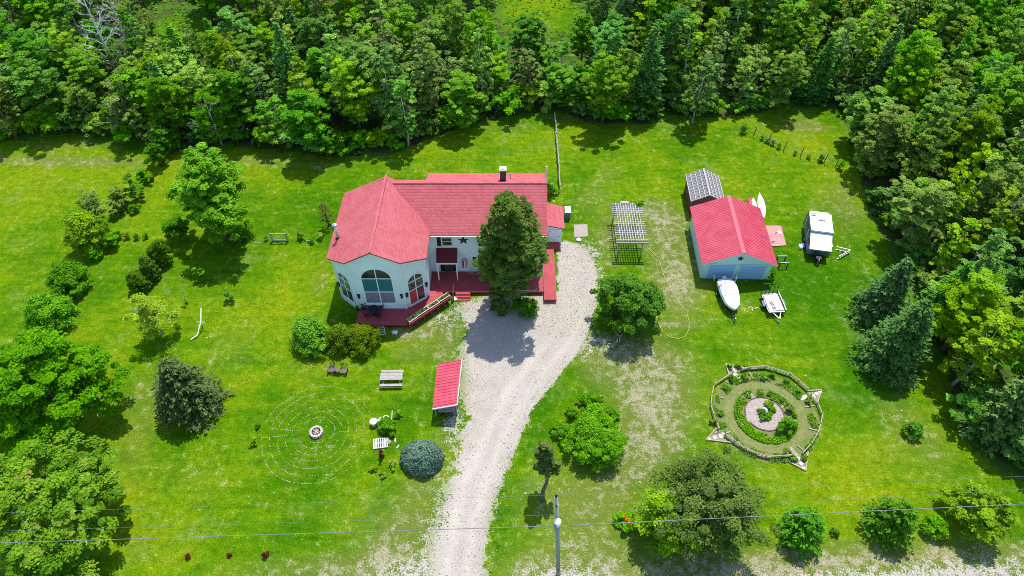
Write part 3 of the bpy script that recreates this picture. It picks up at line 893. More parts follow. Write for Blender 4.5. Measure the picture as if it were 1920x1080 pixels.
# ------------------------------------------------------------------ decks
ZD = 0.52
def gp(px, py, z=ZD): return tuple(G(px, py, z)[:2])
deckA = [(-15.95, 45.4), (-10.95, 45.4), (-8.72, 47.1), (-8.72, 47.9), gp(847, 553), gp(761, 609), gp(667, 607), ]
deckB = [(-8.72, 50.6), (XR, 50.6), (XR, 47.75), (-8.72, 47.75)]
def deck(name, label, poly, board_dir, cut=.15):
    """boards clipped to the outline, one object per board; rim joists below"""
    xs_, ys_ = [p[0] for p in poly], [p[1] for p in poly]
    cx, cy = sum(xs_) / len(xs_), sum(ys_) / len(ys_)
    root = thing(name, label, 'deck', (cx, cy, 0))
    n = len(poly)
    mbr = MB()
    mbr.prism([(cx + (x - cx) * .985, cy + (y - cy) * .985) for x, y in poly], ZD - .3, ZD - .045)
    mbr.build('deck_frame', RED_TRIM, root)
    lo, hi = (min(ys_), max(ys_)) if board_dir == 'x' else (min(xs_), max(xs_))
    q = lo
    while q < hi:
        c = q + cut / 2
        hit = []
        for i in range(n):
            (x0, y0), (x1, y1) = poly[i], poly[(i + 1) % n]
            a0, a1, b0, b1 = (y0, y1, x0, x1) if board_dir == 'x' else (x0, x1, y0, y1)
            if (a0 > c) != (a1 > c):
                hit.append(b0 + (c - a0) / (a1 - a0) * (b1 - b0))
        hit.sort()
        for k in range(0, len(hit) - 1, 2):
            mbb = MB()
            s, e = hit[k], hit[k + 1]
            if e - s > .1:
                dz = random.uniform(-.004, .004)
                if board_dir == 'x':
                    mbb.box(((s + e) / 2, c, ZD - .02 + dz), (e - s, cut - .012, .04))
                else:
                    mbb.box((c, (s + e) / 2, ZD - .02 + dz), (cut - .012, e - s, .04))
                mbb.build('board', RED_DECK, root)
        q += cut
    return root
dk = deck('deck', 'maroon deck wrapping the eight-sided wing beside the planters', deckA, 'x', .19)
deck('deck', 'long red front deck between the entrance and the driveway tree', deckB, 'x', .19)
d3 = [(XR + .02, 46.6), (XR + .02, 54.0), (4.72, 54.0), (4.72, 46.6)]
deck('walkway_deck', 'sunlit pink-red side walkway along the right house end', d3, 'y', .19)
# steps down from the front deck, with rail
e = G(868, 547, .3)
stp = thing('deck_steps', 'red wooden steps with dark handrail at the front deck edge', 'steps', (e.x, 47.2, 0))
for k in range(3):
    mb = MB(); mb.box((e.x, 47.58 - k * .3, ZD - .12 - k * .15), (1.5, .3, .05)); mb.build('tread', RED_DECK, stp)
for s in (-1, 1):
    mb = MB(); mb.slab([(e.x + s * .76, 47.72, ZD - .05), (e.x + s * .76, 46.85, .02), (e.x + s * .76, 47.72, .0)], .05, (1, 0, 0)); mb.build('stringer', RED_TRIM, stp)
mb = MB()
for yy, zz in ((47.9, ZD), (46.9, .0)):
    mb.beam((e.x - .95, yy, zz), (e.x - .95, yy, zz + 1.0), .09, .09)
mb.beam((e.x - .95, 47.95, ZD + 1.0), (e.x - .95, 46.85, 1.0), .09, .06)
mb.beam((e.x - .95, 47.95, ZD + .5), (e.x - .95, 46.85, .5), .06, .05)
mb.build('handrail', DARKWOOD, stp)
# planters on the deck edge
pa, pb = G(764, 603, 1.1), G(842, 552, 1.1)
dvec = (pb - pa); dvec.z = 0; Ld = dvec.length; dvec.normalize(); nvec = Vector((-dvec.y, dvec.x, 0))
PLW = mat('planter_rim_white', (.5, .5, .46), .7, var=.25)
rim_soil = mat('potting_soil', (.045, .035, .025), .95, var=.4)
lab = ['red planter box nearest the deck corner, lime plant in it', 'long red planter box at the middle of the deck edge', 'long red planter box with white flowers, third from corner', 'red planter box nearest the deck steps']
cuts = [0, .22, .5, .75, 1.0]
PL = []
for k in range(4):
    a_, b_ = pa + dvec * Ld * cuts[k] + dvec * .04, pa + dvec * Ld * cuts[k + 1] - dvec * .04
    zt = 1.15 + .05 * (k % 2)
    a_.z = b_.z = 0; c_ = (a_ + b_) / 2
    root = thing('planter_box', lab[k], 'planter', (c_.x, c_.y, ZD), 0, 'planter boxes along the deck edge')
    mb = MB(); mb.beam(a_ + Vector((0, 0, (ZD + zt) / 2)), b_ + Vector((0, 0, (ZD + zt) / 2)), .5, zt - ZD - .04); mb.build('box', RED_TRIM, root)
    mb = MB(); mb.beam(a_ + Vector((0, 0, zt)), b_ + Vector((0, 0, zt)), .36, .03); mb.build('soil', rim_soil, root)
    for s in (-1, 1):
        mb = MB(); mb.beam(a_ + nvec * .23 * s + Vector((0, 0, zt + .02)), b_ + nvec * .23 * s + Vector((0, 0, zt + .02)), .07, .06); mb.build('rim', PLW, root)
    for q in (a_ + dvec * .04, b_ - dvec * .04):
        mb = MB(); mb.beam(q + nvec * .2 + Vector((0, 0, zt + .02)), q - nvec * .2 + Vector((0, 0, zt + .02)), .07, .055); mb.build('rim', PLW, root)
    PL.append((root, a_, b_, zt))
# rail beneath the planters
rr = thing('deck_railing', 'low red railing under the planters on the diagonal deck edge', 'railing', (pa.x, pa.y, ZD))
for k in range(7):
    q = pa + dvec * Ld * k / 6 - nvec * .33; 
    mb = MB(); mb.beam((q.x, q.y, 0.0), (q.x, q.y, 1.0), .09, .09); mb.build('post', RED_TRIM, rr)
mb = MB(); mb.beam((pa.x - nvec.x * .33, pa.y - nvec.y * .33, 1.03), (pb.x - nvec.x * .33, pb.y - nvec.y * .33, 1.03), .09, .05); mb.build('rail', RED_DECK, rr)

# ------------------------------------------------------------------ garage
g0 = (24.15, 50.05, 0)
gar = thing('garage', 'two-door mint garage with pinkish-red ribbed metal roof', 'garage', g0, R(-1.6))
GW, GD, GE, GP = 7.25, 8.2, 2.72, 4.35
mb = MB()
prof = [(-GW / 2, 0), (GW / 2, 0), (GW / 2, GE), (0, GP - .1), (-GW / 2, GE)]
mb.loft([[(x, 0, z) for x, z in prof], [(x, GD, z) for x, z in prof]])
mb.build('wall', SIDING_G, gar, False)
def ribbed(w0, z0, w1, z1, y0, y1, pitch=.25, rh=.035):
    """ribbed sheet from (w0,z0) down to (w1,z1); ribs run down the slope"""
    mb = MB()
    ys_, hs = [], []
    y = y0
    while y < y1 - .01:
        for f_, h_ in ((0, 0), (.62, 0), (.72, 1), (.9, 1)):
            ys_.append(min(y + f_ * pitch, y1)); hs.append(h_ * rh)
        y += pitch
    ys_.append(y1); hs.append(0)
    n = len(ys_)
    vs = [(w0, a, z0 + h) for a, h in zip(ys_, hs)] + [(w1, a, z1 + h) for a, h in zip(ys_, hs)] + [(w0, a, z0 - .05) for a in ys_] + [(w1, a, z1 - .05) for a in ys_]
    fs = []
    for i in range(n - 1):
        fs += [(i, i + 1, n + i + 1, n + i), (2 * n + i, 3 * n + i, 3 * n + i + 1, 2 * n + i + 1), (n + i, n + i + 1, 3 * n + i + 1, 3 * n + i)]
    fs += [(0, n, 3 * n, 2 * n), (n - 1, 3 * n - 1, 4 * n - 1, 2 * n - 1)]
    mb.add(vs, fs)
    return mb
sl = (GP + .06 - (GE + .05)) / (GW / 2)
for s in (-1, 1):
    ribbed(0, GP + .06, s * (GW / 2 + .38), GE + .05 - .38 * sl, -.42, GD + .35).build('roof_sheet', METALROOF, gar, False)
mb = MB()
for s in (-1, 1):
    mb.slab([(0, -.43, GP + .125), (s * .22, -.43, GP + .125 - .22 * sl), (s * .22, GD + .36, GP + .125 - .22 * sl), (0, GD + .36, GP + .125)], .03)
mb.build('ridge_cap', mat('ridge_red', (.62, .12, .15), .45), gar, False)
for s in (-1, 1):
    mb = MB(); mb.beam((0, -.4, GP - .06), (s * (GW / 2 + .36), -.4, GE - .06 - .36 * sl), .05, .16); mb.build('rake_board', SIDING_G, gar, False)
for xc in (-1.62, 1.62):
    d_o = None
    for k in range(4):
        mb = MB(); mb.box((xc, -.03, .27 + k * .53), (2.72, .06, .515))
        for q in range(4):
            mb.box((xc - 1.02 + q * .68, -.065, .27 + k * .53), (.54, .012, .36))
        if d_o is None:
            d_o = mb.build('garage_door', DOORBLUE, gar, False)
        else:
            mb.build('door_panel', DOORBLUE, d_o, False)
    for s in (-1, 1):
        mb = MB(); mb.box((xc + s * 1.44, -.04, 1.1), (.14, .08, 2.2)); mb.build('door_trim', SIDING_G, d_o, False)
    mb = MB(); mb.box((xc, -.04, 2.24), (3.02, .08, .12)); mb.build('door_trim', SIDING_G, d_o, False)
mb = MB()
pts = [((.36 if k % 2 == 0 else .145) * math.cos(math.pi / 2 + k * math.pi / 5), (.36 if k % 2 == 0 else .145) * math.sin(math.pi / 2 + k * math.pi / 5)) for k in range(10)]
mb.add([(a, -.03, b_) for a, b_ in pts] + [(0, -.1, 0)] + [(a, 0, b_) for a, b_ in pts], [(k, (k + 1) % 10, 10) for k in range(10)] + [(k, 11 + k, 11 + (k + 1) % 10, (k + 1) % 10) for k in range(10)])
so = mb.build('barn_star', BLACK, None, False)
so.location = (24.15, 50.0, 3.2)
tag(so, 'small black star above the blue garage doors', 'star')
# vine at the garage corner and lattice-roofed shed behind
s0 = G(1352, 372, 0)
shed = thing('shed', 'dark red shed with grey batten lattice roof behind the garage', 'shed', (22.8, 60.2, 0), R(-1.6))
SW, SD_, SE, SP_ = 3.5, 4.4, 2.3, 3.2
mb = MB(); prof = [(-SW / 2, 0), (SW / 2, 0), (SW / 2, SE), (0, SP_ - .08), (-SW / 2, SE)]
mb.loft([[(x, 0, z) for x, z in prof], [(x, SD_, z) for x, z in prof]]); mb.build('wall', SIDING_R, shed, False)
ssl = (SP_ - SE) / (SW / 2)
roofgrey = mat('grey_weathered_shingle', (.20, .19, .20), .9, var=.5, scale=6)
for s in (-1, 1):
    mb = MB(); mb.slab([(0, -.2, SP_), (s * (SW / 2 + .25), -.2, SE - .25 * ssl), (s * (SW / 2 + .25), SD_ + .2, SE - .25 * ssl), (0, SD_ + .2, SP_)], .08)
    ro = mb.build('roof', roofgrey, shed, False)
    for k in range(4):
        x = (k + .95) * (SW / 2 + .25) / 4 * .99
        mb = MB(); mb.beam((s * x, -.22, SP_ - x * ssl + .05), (s * x, SD_ + .22, SP_ - x * ssl + .05), .09, .05); mb.build('batten', PALEWOOD, ro, False)
    for k in range(11):
        y = -.15 + k * (SD_ + .3) / 10
        mb = MB(); mb.beam((s * .08, y, SP_ + .01), (s * (SW / 2 + .25), y, SE - .25 * ssl + .03), .06, .04); mb.build('lath', PALEWOOD, ro, False)
mb = MB(); mb.beam((0, -.24, SP_ + .06), (0, SD_ + .24, SP_ + .06), .2, .06); mb.build('ridge_board', PALEWOOD, shed, False)
# ------------------------------------------------------------------ foliage
def unit(a):
    return a / (np.linalg.norm(a, axis=1, keepdims=True) + 1e-9)
def leaf_mesh(name, P, N, S, m, rg, aspect=0.62, T=None, val=None):
    n = len(P)
    if T is None:
        T = rg.normal(size=(n, 3))
    T = unit(T - (T * N).sum(1, keepdims=True) * N)
    B = np.cross(N, T)
    S = np.asarray(S).reshape(-1, 1)
    cup = N * S * 0.22
    co = np.stack([P + T * S + cup, P + B * S * aspect, P - T * S + cup * .6, P - B * S * aspect], 1).reshape(-1, 3)
    quads = np.arange(4 * n).reshape(-1, 4)
    me = np_mesh(name, co, quads, m)
    a = me.attributes.new('v', 'FLOAT', 'FACE')
    v = rg.random(n) if val is None else np.clip(val, 0, 1)
    a.data.foreach_set('value', v.astype(np.float32))
    return me
def lobes(rg, k=7):
    d = unit(rg.normal(size=(k, 3)))
    w = rg.uniform(-.32, .32, k)
    def f(U):
        return 1 + (np.clip(U @ d.T, 0, 1) ** 3 * w).sum(1)
    return f
def crown(name, seed, H_, R_, z0, nc, nl, ls, m, shape=0.75, rc=0.26, flat=0.7, hollow=2.4, K=None):
    """a crown of several boughs, each a cloud of leafy shoots; leaves sit on the shoots"""
    rg = np.random.default_rng(seed)
    nc, nl = max(int(nc * .52), 5), int(nl * 1.95)
    hh = (H_ - z0)
    if K is None:
        K = int(np.clip(5 + hh / max(R_, .1) * 3.2, 7, 16))
    # boughs spread through the crown
    tk = (np.arange(K) + rg.uniform(.15, .85, K)) / K
    wk = np.sin(np.pi * np.clip(tk * .86 + .07, .02, .97) ** shape) ** .7
    pk = np.arange(K) * 2.4 + rg.uniform(-.6, .6, K)
    rk = R_ * wk * rg.uniform(.30, .62, K)
    sr = np.minimum(R_ * rg.uniform(.36, .58, K) * (.55 + .45 * wk), hh * .45)
    lift = np.clip(sr * .75, 0, hh * .4)
    BC = np.stack([rk * np.cos(pk), rk * np.sin(pk), z0 + lift + (hh - lift * 1.75) * tk], 1)
    # fill the middle so that the crown hangs together
    wgt = sr ** 2; wgt = wgt / wgt.sum()
    b = rg.choice(K, nc, p=wgt)
    U = unit(rg.normal(size=(nc, 3)) + np.array([0, 0, .35]))
    rho = rg.random(nc) ** (1 / (hollow + .8)) * rg.uniform(.82, 1.16, nc)
    C = BC[b] + U * (sr[b] * rho)[:, None] * np.array([1, 1, .88])
    C[:, 2] = np.clip(C[:, 2], z0 * .6 + .04, H_)
    cr_ = R_ * rc * rg.uniform(.45, 1.3, nc) * .9
    D = unit(rg.normal(size=(nc, nl, 3)).reshape(-1, 3)).reshape(nc, nl, 3)
    D[:, :, 2] = np.where(D[:, :, 2] < -.2, -D[:, :, 2], D[:, :, 2])
    q = rg.uniform(.2, 1.0, (nc, nl, 1)) ** .7
    P = C[:, None] + D * np.array([1, 1, flat * .75]) * cr_[:, None, None] * q
    outw = (C - np.array([0, 0, z0 + hh * .35]))
    outw = unit(outw)[:, None]
    N = D * .55 + outw * .3 + np.array([0, 0, .9]) + rg.normal(size=D.shape) * .5
    cv = rg.uniform(-.28, .28, nc)[:, None]
    V = (rg.random((nc, nl)) * .6 + .2 + cv).ravel()
    P = P.reshape(-1, 3)
    P[:, 2] = np.maximum(P[:, 2], .05)
    N = unit(N.reshape(-1, 3))
    S = ls * rg.uniform(.55, 1.35, len(P))
    return leaf_mesh(name, P, N, S, m, rg, val=V)
def crown_round(name, seed, H_, R_, z0, nc, nl, ls, m, shape=0.75, rc=0.2, flat=0.75, hollow=5.0, bump=.6):
    """a compact crown: shoots packed over one lobed dome or cone"""
    rg = np.random.default_rng(seed)
    lb = lobes(rg, 16)
    nc, nl = max(int(nc * .55), 8), int(nl * 2.0)
    t = rg.beta(1.25, 1.05, nc)
    w = np.sin(np.pi * np.clip(t, .03, .99) ** shape) ** .6
    ph = rg.uniform(0, 2 * np.pi, nc)
    U = unit(np.stack([np.cos(ph) * w, np.sin(ph) * w, 2 * t - 1], 1))
    k = 1 + (lb(U) - 1) * bump
    rho = rg.random(nc) ** (1 / hollow) * rg.uniform(.84, 1.10, nc)
    r = R_ * w * rho * k * (1 - rc * .5)
    C = np.stack([r * np.cos(ph), r * np.sin(ph), z0 + (H_ - z0 - R_ * rc * .4) * t * k], 1)
    cr_ = R_ * rc * rg.uniform(.6, 1.25, nc)
    D = unit(rg.normal(size=(nc, nl, 3)).reshape(-1, 3)).reshape(nc, nl, 3)
    D[:, :, 2] = np.where(D[:, :, 2] < -.2, -D[:, :, 2], D[:, :, 2])
    P = C[:, None] + D * np.array([1, 1, flat]) * cr_[:, None, None] * rg.uniform(.25, 1.0, (nc, nl, 1)) ** .7
    N = D * .5 + U[:, None] * .45 + np.array([0, 0, .7]) + rg.normal(size=D.shape) * .5
    V = (rg.random((nc, nl)) * .6 + .2 + rg.uniform(-.25, .25, nc)[:, None]).ravel()
    P = P.reshape(-1, 3)
    P[:, 2] = np.maximum(P[:, 2], .05)
    return leaf_mesh(name, P, unit(N.reshape(-1, 3)), ls * rg.uniform(.55, 1.3, len(P)), m, rg, val=V)
def conifer(name, seed, H_, R_, z0, m, nb=9, step=.42, ls=.2, droop=.25, power=.85, per=13, lift=0.0):
    rg = np.random.default_rng(seed)
    Ps, Ns, Ts, Ss, Vs = [], [], [], [], []
    z = z0
    while z < H_ - .15:
        t = (z - z0) / (H_ - z0)
        Rr = R_ * (1 - t) ** power + .12
        for k in range(max(4, int(nb * (1 - .45 * t)))):
            a = rg.uniform(0, 2 * np.pi)
            Ln = Rr * rg.uniform(.72, 1.12)
            n = max(4, int(per * Ln / R_ * 1.2) + 3)
            s = rg.uniform(.12, 1.0, n) ** .75
            side = rg.normal(size=n) * .22 * Ln * (1.15 - s) + rg.normal(size=n) * .05
            d = np.array([math.cos(a), math.sin(a), 0]); p = np.array([-d[1], d[0], 0])
            zz = z + lift * Ln * s - droop * Ln * s ** 1.6 + rg.normal(size=n) * .06 + .10 * s ** 4 * Ln
            P = d * (Ln * s)[:, None] + p * side[:, None]
            P[:, 2] = zz
            Ps.append(P)
            Ns.append(np.array([0, 0, 1.0]) + d * .35 + rg.normal(size=(n, 3)) * .4)
            Ts.append(d + p * np.sign(side)[:, None] * .6 + rg.normal(size=(n, 3)) * .15)
            Ss.append(ls * rg.uniform(.7, 1.4, n))
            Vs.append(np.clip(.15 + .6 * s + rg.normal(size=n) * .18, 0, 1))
        z += step * rg.uniform(.8, 1.2) * (1 - .35 * t)
    P, N, T, S, V = (np.concatenate(a) for a in (Ps, Ns, Ts, Ss, Vs))
    P[:, 2] = np.maximum(P[:, 2], .06)
    return leaf_mesh(name, P, unit(N), S, m, rg, .42, T, V)
def trunk(name, seed, H_, r, m, limbs=7, z0=.3, spread=2.0, lean=(0, 0), twigs=0):
    rd = random.Random(seed)
    mb = MB()
    n = 7
    pts, rad = [], []
    wx, wy = rd.uniform(-.25, .25), rd.uniform(-.25, .25)
    for i in range(n):
        t = i / (n - 1)
        pts.append(Vector((lean[0] * t + wx * math.sin(t * 4), lean[1] * t + wy * math.sin(t * 5), H_ * t * .93)))
        rad.append(r * (1 - t) ** .8 + .018)
    rad[0] *= 1.25
    mb.tube(pts, rad, 7)
    for k in range(limbs):
        t = z0 + (0.86 - z0) * (k + rd.random()) / max(limbs, 1)
        i = min(int(t * (n - 1)), n - 2)
        f = t * (n - 1) - i
        p = pts[i].lerp(pts[i + 1], f)
        a = rd.uniform(0, 6.28)
        ln = spread * (1.15 - t) * rd.uniform(.7, 1.1)
        up = rd.uniform(.35, .9)
        q1 = p + Vector((math.cos(a) * ln * .5, math.sin(a) * ln * .5, ln * up * .45))
        q2 = p + Vector((math.cos(a + .2) * ln, math.sin(a + .2) * ln, ln * up * 1.0))
        rr = max(r * (1 - t) * .5, .02)
        mb.tube([p, q1, q2], [rr, rr * .6, .012], 5, False)
        for j in range(twigs):
            f2 = rd.uniform(.35, 1)
            b = (p.lerp(q1, f2 * 2) if f2 < .5 else q1.lerp(q2, f2 * 2 - 1))
            a2 = a + rd.uniform(-1.3, 1.3)
            l2 = ln * rd.uniform(.25, .5)
            e_ = b + Vector((math.cos(a2) * l2, math.sin(a2) * l2, l2 * rd.uniform(.1, .8)))
            mb.tube([b, e_], [max(rr * .35, .014), .008], 4, False)
            e2 = e_ + Vector((math.cos(a2 + .7) * l2 * .6, math.sin(a2 + .7) * l2 * .6, l2 * .3))
            mb.tube([b.lerp(e_, .6), e2], [.014, .007], 4, False)
    return mb.mesh(name, m, smooth=True)
def plant(name, label, cat, loc, parts, rz=0.0, sc=(1, 1, 1), group=None):
    """parts: list of (part name, mesh)"""
    o = thing(name, label, cat, loc, rz, group)
    o.scale = sc
    for pn, me_ in parts:
        c = bpy.data.objects.new(pn, me_)
        COL.objects.link(c)
        c.parent = o
        if pn in ('crown', 'foliage', 'flowers'):
            c['kind'] = 'stuff'
    return o

# ---- prototypes for the wood
PROTO = {'leafy': [], 'slim': [], 'conifer': [], 'shaggy': [], 'bush': []}
for i in range(5):
    mk = ['mid', 'yel', 'yel', 'mid', 'lime'][i]
    PROTO['leafy'].append([('trunk', trunk('leafy_trunk', 10 + i, 12, .2, BARK, 9, .25, 3.2)),
                           ('crown', crown('leafy_crown', 20 + i, 13, 3.7, .8 + .4 * i, 330, 62, .135, LW[mk], [1.0, .85, 1.15, .8, 1.0][i], .17, K=15))])
for i in range(4):
    mk = ['yel', 'mid', 'olive', 'yel'][i]
    PROTO['slim'].append([('trunk', trunk('slim_trunk', 40 + i, 12, .14, BARKP if i % 2 else BARK, 10, .2, 2.3, twigs=2)),
                          ('crown', crown('slim_crown', 50 + i, 13, 2.5, 1.2, 230, 46, .12, LW[mk], [.8, .9, .85, .75][i], .2, K=18))])
for i in range(3):
    mk = ['pine', 'pine', 'pine'][i]
    PROTO['conifer'].append([('trunk', trunk('conifer_trunk', 60 + i, 13, .2, BARK, 0)),
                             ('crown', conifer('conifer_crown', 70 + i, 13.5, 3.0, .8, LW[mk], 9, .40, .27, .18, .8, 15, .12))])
for i in range(3):
    mk = ['olive', 'mid', 'yel'][i]
    PROTO['shaggy'].append([('trunk', trunk('shaggy_trunk', 80 + i, 8.5, .12, BARKD, 14, .1, 3.0, twigs=4)),
                            ('crown', crown('shaggy_crown', 90 + i, 8.6, 3.3, .4, 240, 42, .115, LW[mk], .85, .16, .8, K=14))])
for i in range(4):
    mk = ['mid', 'yel', 'dark', 'lime'][i]
    PROTO['bush'].append([('trunk', trunk('bush_stem', 100 + i, 1.6, .05, BARK, 6, .1, 1.2)),
                          ('crown', crown('bush_crown', 110 + i, 2.3, 1.5, .05, 70, 32, .12, LW[mk], .75, .28, .8))])
NAMES = {'leafy': ('leafy_tree', 'tree'), 'slim': ('slender_tree', 'tree'), 'conifer': ('conifer_tree', 'conifer'), 'shaggy': ('shaggy_tree', 'tree'), 'bush': ('bush', 'bush')}
WORDS = {'leafy': 'broad leafy green tree', 'slim': 'slender upright light-crowned tree', 'conifer': 'dark pointed conifer', 'shaggy': 'low shaggy grey-green tree', 'bush': 'low green bush'}
def put_tree(kind, v, x, y, h, r, label, group, rz=None, name=None, cat=None):
    base = {'leafy': (13, 3.5), 'slim': (13, 2.3), 'conifer': (13.5, 3.0), 'shaggy': (8.6, 3.2), 'bush': (2.3, 1.4)}[kind]
    nm, ct = NAMES[kind]
    s = r / base[1]
    o = plant(name or nm, label, cat or ct, (x, y, 0), PROTO[kind][v], random.uniform(0, 6.28) if rz is None else rz, (s, s * random.uniform(.9, 1.1), h / base[0]), group)
    return o

# ---- the wood behind and to the right
rd = random.Random(21)
cells = []
stp_ = 4.5
y = 20.0
row = 0
while y < 121:
    x = -98 + (row % 2) * stp_ / 2
    while x < 100:
        px_, py_ = x + rd.uniform(-1.5, 1.5), y + rd.uniform(-1.4, 1.4)
        if bool(in_forest(np.array(px_), np.array(py_))):
            half = (py_ * CP + H * SP) * .76 + 6
            if abs(px_) < half:
                cells.append((px_, py_))
        x += stp_
    y += stp_ * .87
    row += 1
def zone(x, y):
    if x > interp(y, REDGE) and y < interp(x, EDGE) + 2 and x > 30:
        return 'in the wood along the right side of the lawn'
    if x < -32: return 'in the wood behind the left field'
    if x < 8: return 'in the wood behind the house'
    return 'in the wood behind the garage'
counts = {}
ORD = ['first', 'second', 'third', 'fourth', 'fifth', 'sixth', 'seventh', 'eighth', 'ninth', 'tenth', 'eleventh', 'twelfth', 'thirteenth', 'fourteenth', 'fifteenth', 'sixteenth', 'seventeenth', 'eighteenth', 'nineteenth', 'twentieth']
FRONT = {}
gap1, gap2, gap3 = G(1010, 25), G(330, 70), G(520, 60)
clear = G(1500, 250)
for (x, y) in cells:
    e1 = y - float(interp(x, EDGE)); e2 = x - float(interp(y, REDGE))
    right = e2 > 0 and (e1 < 0 or x > 62)
    e = max(e1, e2)
    if ((x - gap1.x) / 5.5) ** 2 + ((y - gap1.y) / 9) ** 2 < 1: continue
    if ((x - gap2.x) / 6) ** 2 + ((y - gap2.y) / 5) ** 2 < 1: continue
    if ((x - clear.x) / 6.5) ** 2 + ((y - clear.y) / 4.5) ** 2 < 1: continue
    if y > 92 and x < 15 and rd.random() < .38: continue
    in_gap = abs(x - gap1.x) < 7.5
    if in_gap and y > 94: continue
    u = rd.random()
    if right:
        kind = 'leafy' if u < .5 else ('slim' if u < .92 else 'conifer')
        h = rd.uniform(10, 14) if e > 4 else rd.uniform(7, 10.5)
    elif x < -32:
        kind = 'shaggy' if u < .36 else ('slim' if u < .64 else ('leafy' if u < .97 else 'conifer'))
        h = rd.uniform(8.5, 12)
    else:
        kind = 'leafy' if u < .36 else ('slim' if u < .80 else ('shaggy' if u < .93 else 'conifer'))
        h = rd.uniform(9.5, 13.5) if e > 3 else rd.uniform(7.5, 11.5)
    if 25 < x < 50 and e1 > 2 and u > .93: kind = 'conifer'
    if kind == 'shaggy': h = rd.uniform(6.0, 9.0)
    if y > 92: h += 2.0
    if in_gap: h *= .72
    r = {'leafy': rd.uniform(2.7, 3.7), 'slim': rd.uniform(1.8, 2.6), 'conifer': rd.uniform(2.3, 3.1), 'shaggy': rd.uniform(2.5, 3.4)}[kind]
    z_ = zone(x, y)
    tr_o = put_tree(kind, rd.randrange(len(PROTO[kind])), x, y, h, r, WORDS[kind] + ' deep ' + z_, WORDS[kind] + 's deep ' + z_)
    if e < 4.4 and abs(x) < (y * CP + H * SP) * .735:
        FRONT.setdefault((kind, z_), []).append(tr_o)
    counts[kind] = counts.get(kind, 0) + 1
for (kind, z_), lst in FRONT.items():
    lst.sort(key=(lambda o: -o.location.y) if 'right side' in z_ else (lambda o: o.location.x / o.location.y))
    for k, o in enumerate(lst[:20]):
        o['label'] = '%s, %s from %s, front row %s' % (WORDS[kind].replace('light-crowned ', '').replace('broad ', ''), ORD[k], 'far end' if 'right side' in z_ else 'left', z_.replace('along the right side of the lawn', 'right of lawn'))
        o['group'] = 'front row ' + z_.replace('in the wood', 'of the wood')
# bushes along the wood's edge
EB = []
for k in range(52):
    px_ = -60 + k * 32 + rd.uniform(-10, 10)
    if 1450 < px_ < 1560: continue
    g_ = G(px_, float(interp(px_, [(a, b) for a, b in EDGE_PX])))
    y = g_.y + rd.uniform(.2, 2.2)
    if in_forest(np.array(g_.x), np.array(y)):
        EB.append((g_.x, y))
for (yy, xx) in REDGE[1:]:
    for q in range(2):
        EB.append((xx + rd.uniform(.5, 2.2), yy + rd.uniform(-2, 2)))
for (x, y) in EB:
    s = rd.uniform(.9, 1.9)
    put_tree('bush', rd.randrange(4), x, y, 2.1 * s, 1.35 * s, 'low shady bush ' + zone(x, y), 'low bushes ' + zone(x, y))
print('WOOD', counts, len(EB))

# woodland undergrowth
rg = np.random.default_rng(5)
n = 42000
X = rg.uniform(-95, 95, n); Y = rg.uniform(20, 120, n)
k = in_forest(X, Y) & (np.abs(X) < (Y * CP + H * SP) * .76 + 5) & (vnoise(X + 200, Y, 3.0, 9) > .38)
X, Y = X[k], Y[k]
P = np.stack([X, Y, rg.uniform(.1, .9, len(X)) * vnoise(X + 200, Y, 1.5, 4)], 1)
N = unit(np.array([0, 0, 1.0]) + rg.normal(size=(len(X), 3)) * .6)
o = bpy.data.objects.new('undergrowth', leaf_mesh('undergrowth', P, N, rg.uniform(.14, .34, len(X)), L['grass'], rg))
COL.objects.link(o)
tag(o, 'bright green undergrowth covering the floor of the wood', 'undergrowth', None, 'stuff')

# ---- single trees and shrubs of the garden
def at(px, py, z=0.0):
    g_ = G(px, py, z)
    return (g_.x, g_.y, 0.0)
_seed = [1000]
def garden(name, label, cat, px, py, zc, r, h, m, z0=.15, nc=170, nl=48, ls=.15, shape=.72, rc=.24, bark=BARK, limbs=9, lean=(0, 0), group=None, tr=.12, flat=.7, twigs=0, hollow=2.6, style=None):
    _seed[0] += 3
    s = _seed[0]
    return plant(name, label, cat, at(px, py, zc),
                 [('trunk', trunk('trunk', s, h * .9, tr, bark, limbs, .15, r * .8, lean, twigs)), ('crown', (crown_round('crown', s + 1, h, r, z0, nc, nl, ls, L[m], shape, rc) if style else crown('crown', s + 1, h, r, z0, nc, nl, ls, L[m], shape, rc, flat, hollow)))],
                 group=group)
garden('maple_tree', 'large bright green maple at the left edge, behind the yellowish one', 'tree', 92, 735, 5, 6.8, 10.5, 'mid', .8, 660, 84, .145, .62, .125, tr=.3, limbs=14, lean=(0, 0))
garden('maple_tree', 'large yellow-green maple with rusty tips in the bottom-left corner', 'tree', 88, 955, 4.5, 7.2, 9.2, 'maple', .6, 760, 84, .13, .66, .11, tr=.3, limbs=14)
garden('poplar_tree', 'tall pale-leaved poplar standing alone on the left lawn', 'tree', 397, 372, 6, 4.7, 12.3, 'pale', .4, 640, 62, .15, .68, .15, tr=.22, limbs=14)
garden('shade_tree', 'tall dark-leaved tree in front of the house by the driveway', 'tree', 960, 476, 7.4, 3.9, 14.6, 'house', .4, 1500, 46, .105, 1.05, .13, tr=.2, limbs=18, bark=BARKP, twigs=3)
garden('round_tree', 'round dark green tree beside the driveway with the person under it', 'tree', 1178, 566, 3.0, 3.5, 6.2, 'dark', .6, 320, 60, .13, .8, .17, tr=.16, style='round')
garden('round_bush', 'big round lime-green bush beside the driveway bend', 'bush', 1117, 816, 1.6, 2.75, 3.6, 'lime', .1, 420, 56, .095, .66, .16, style='round')
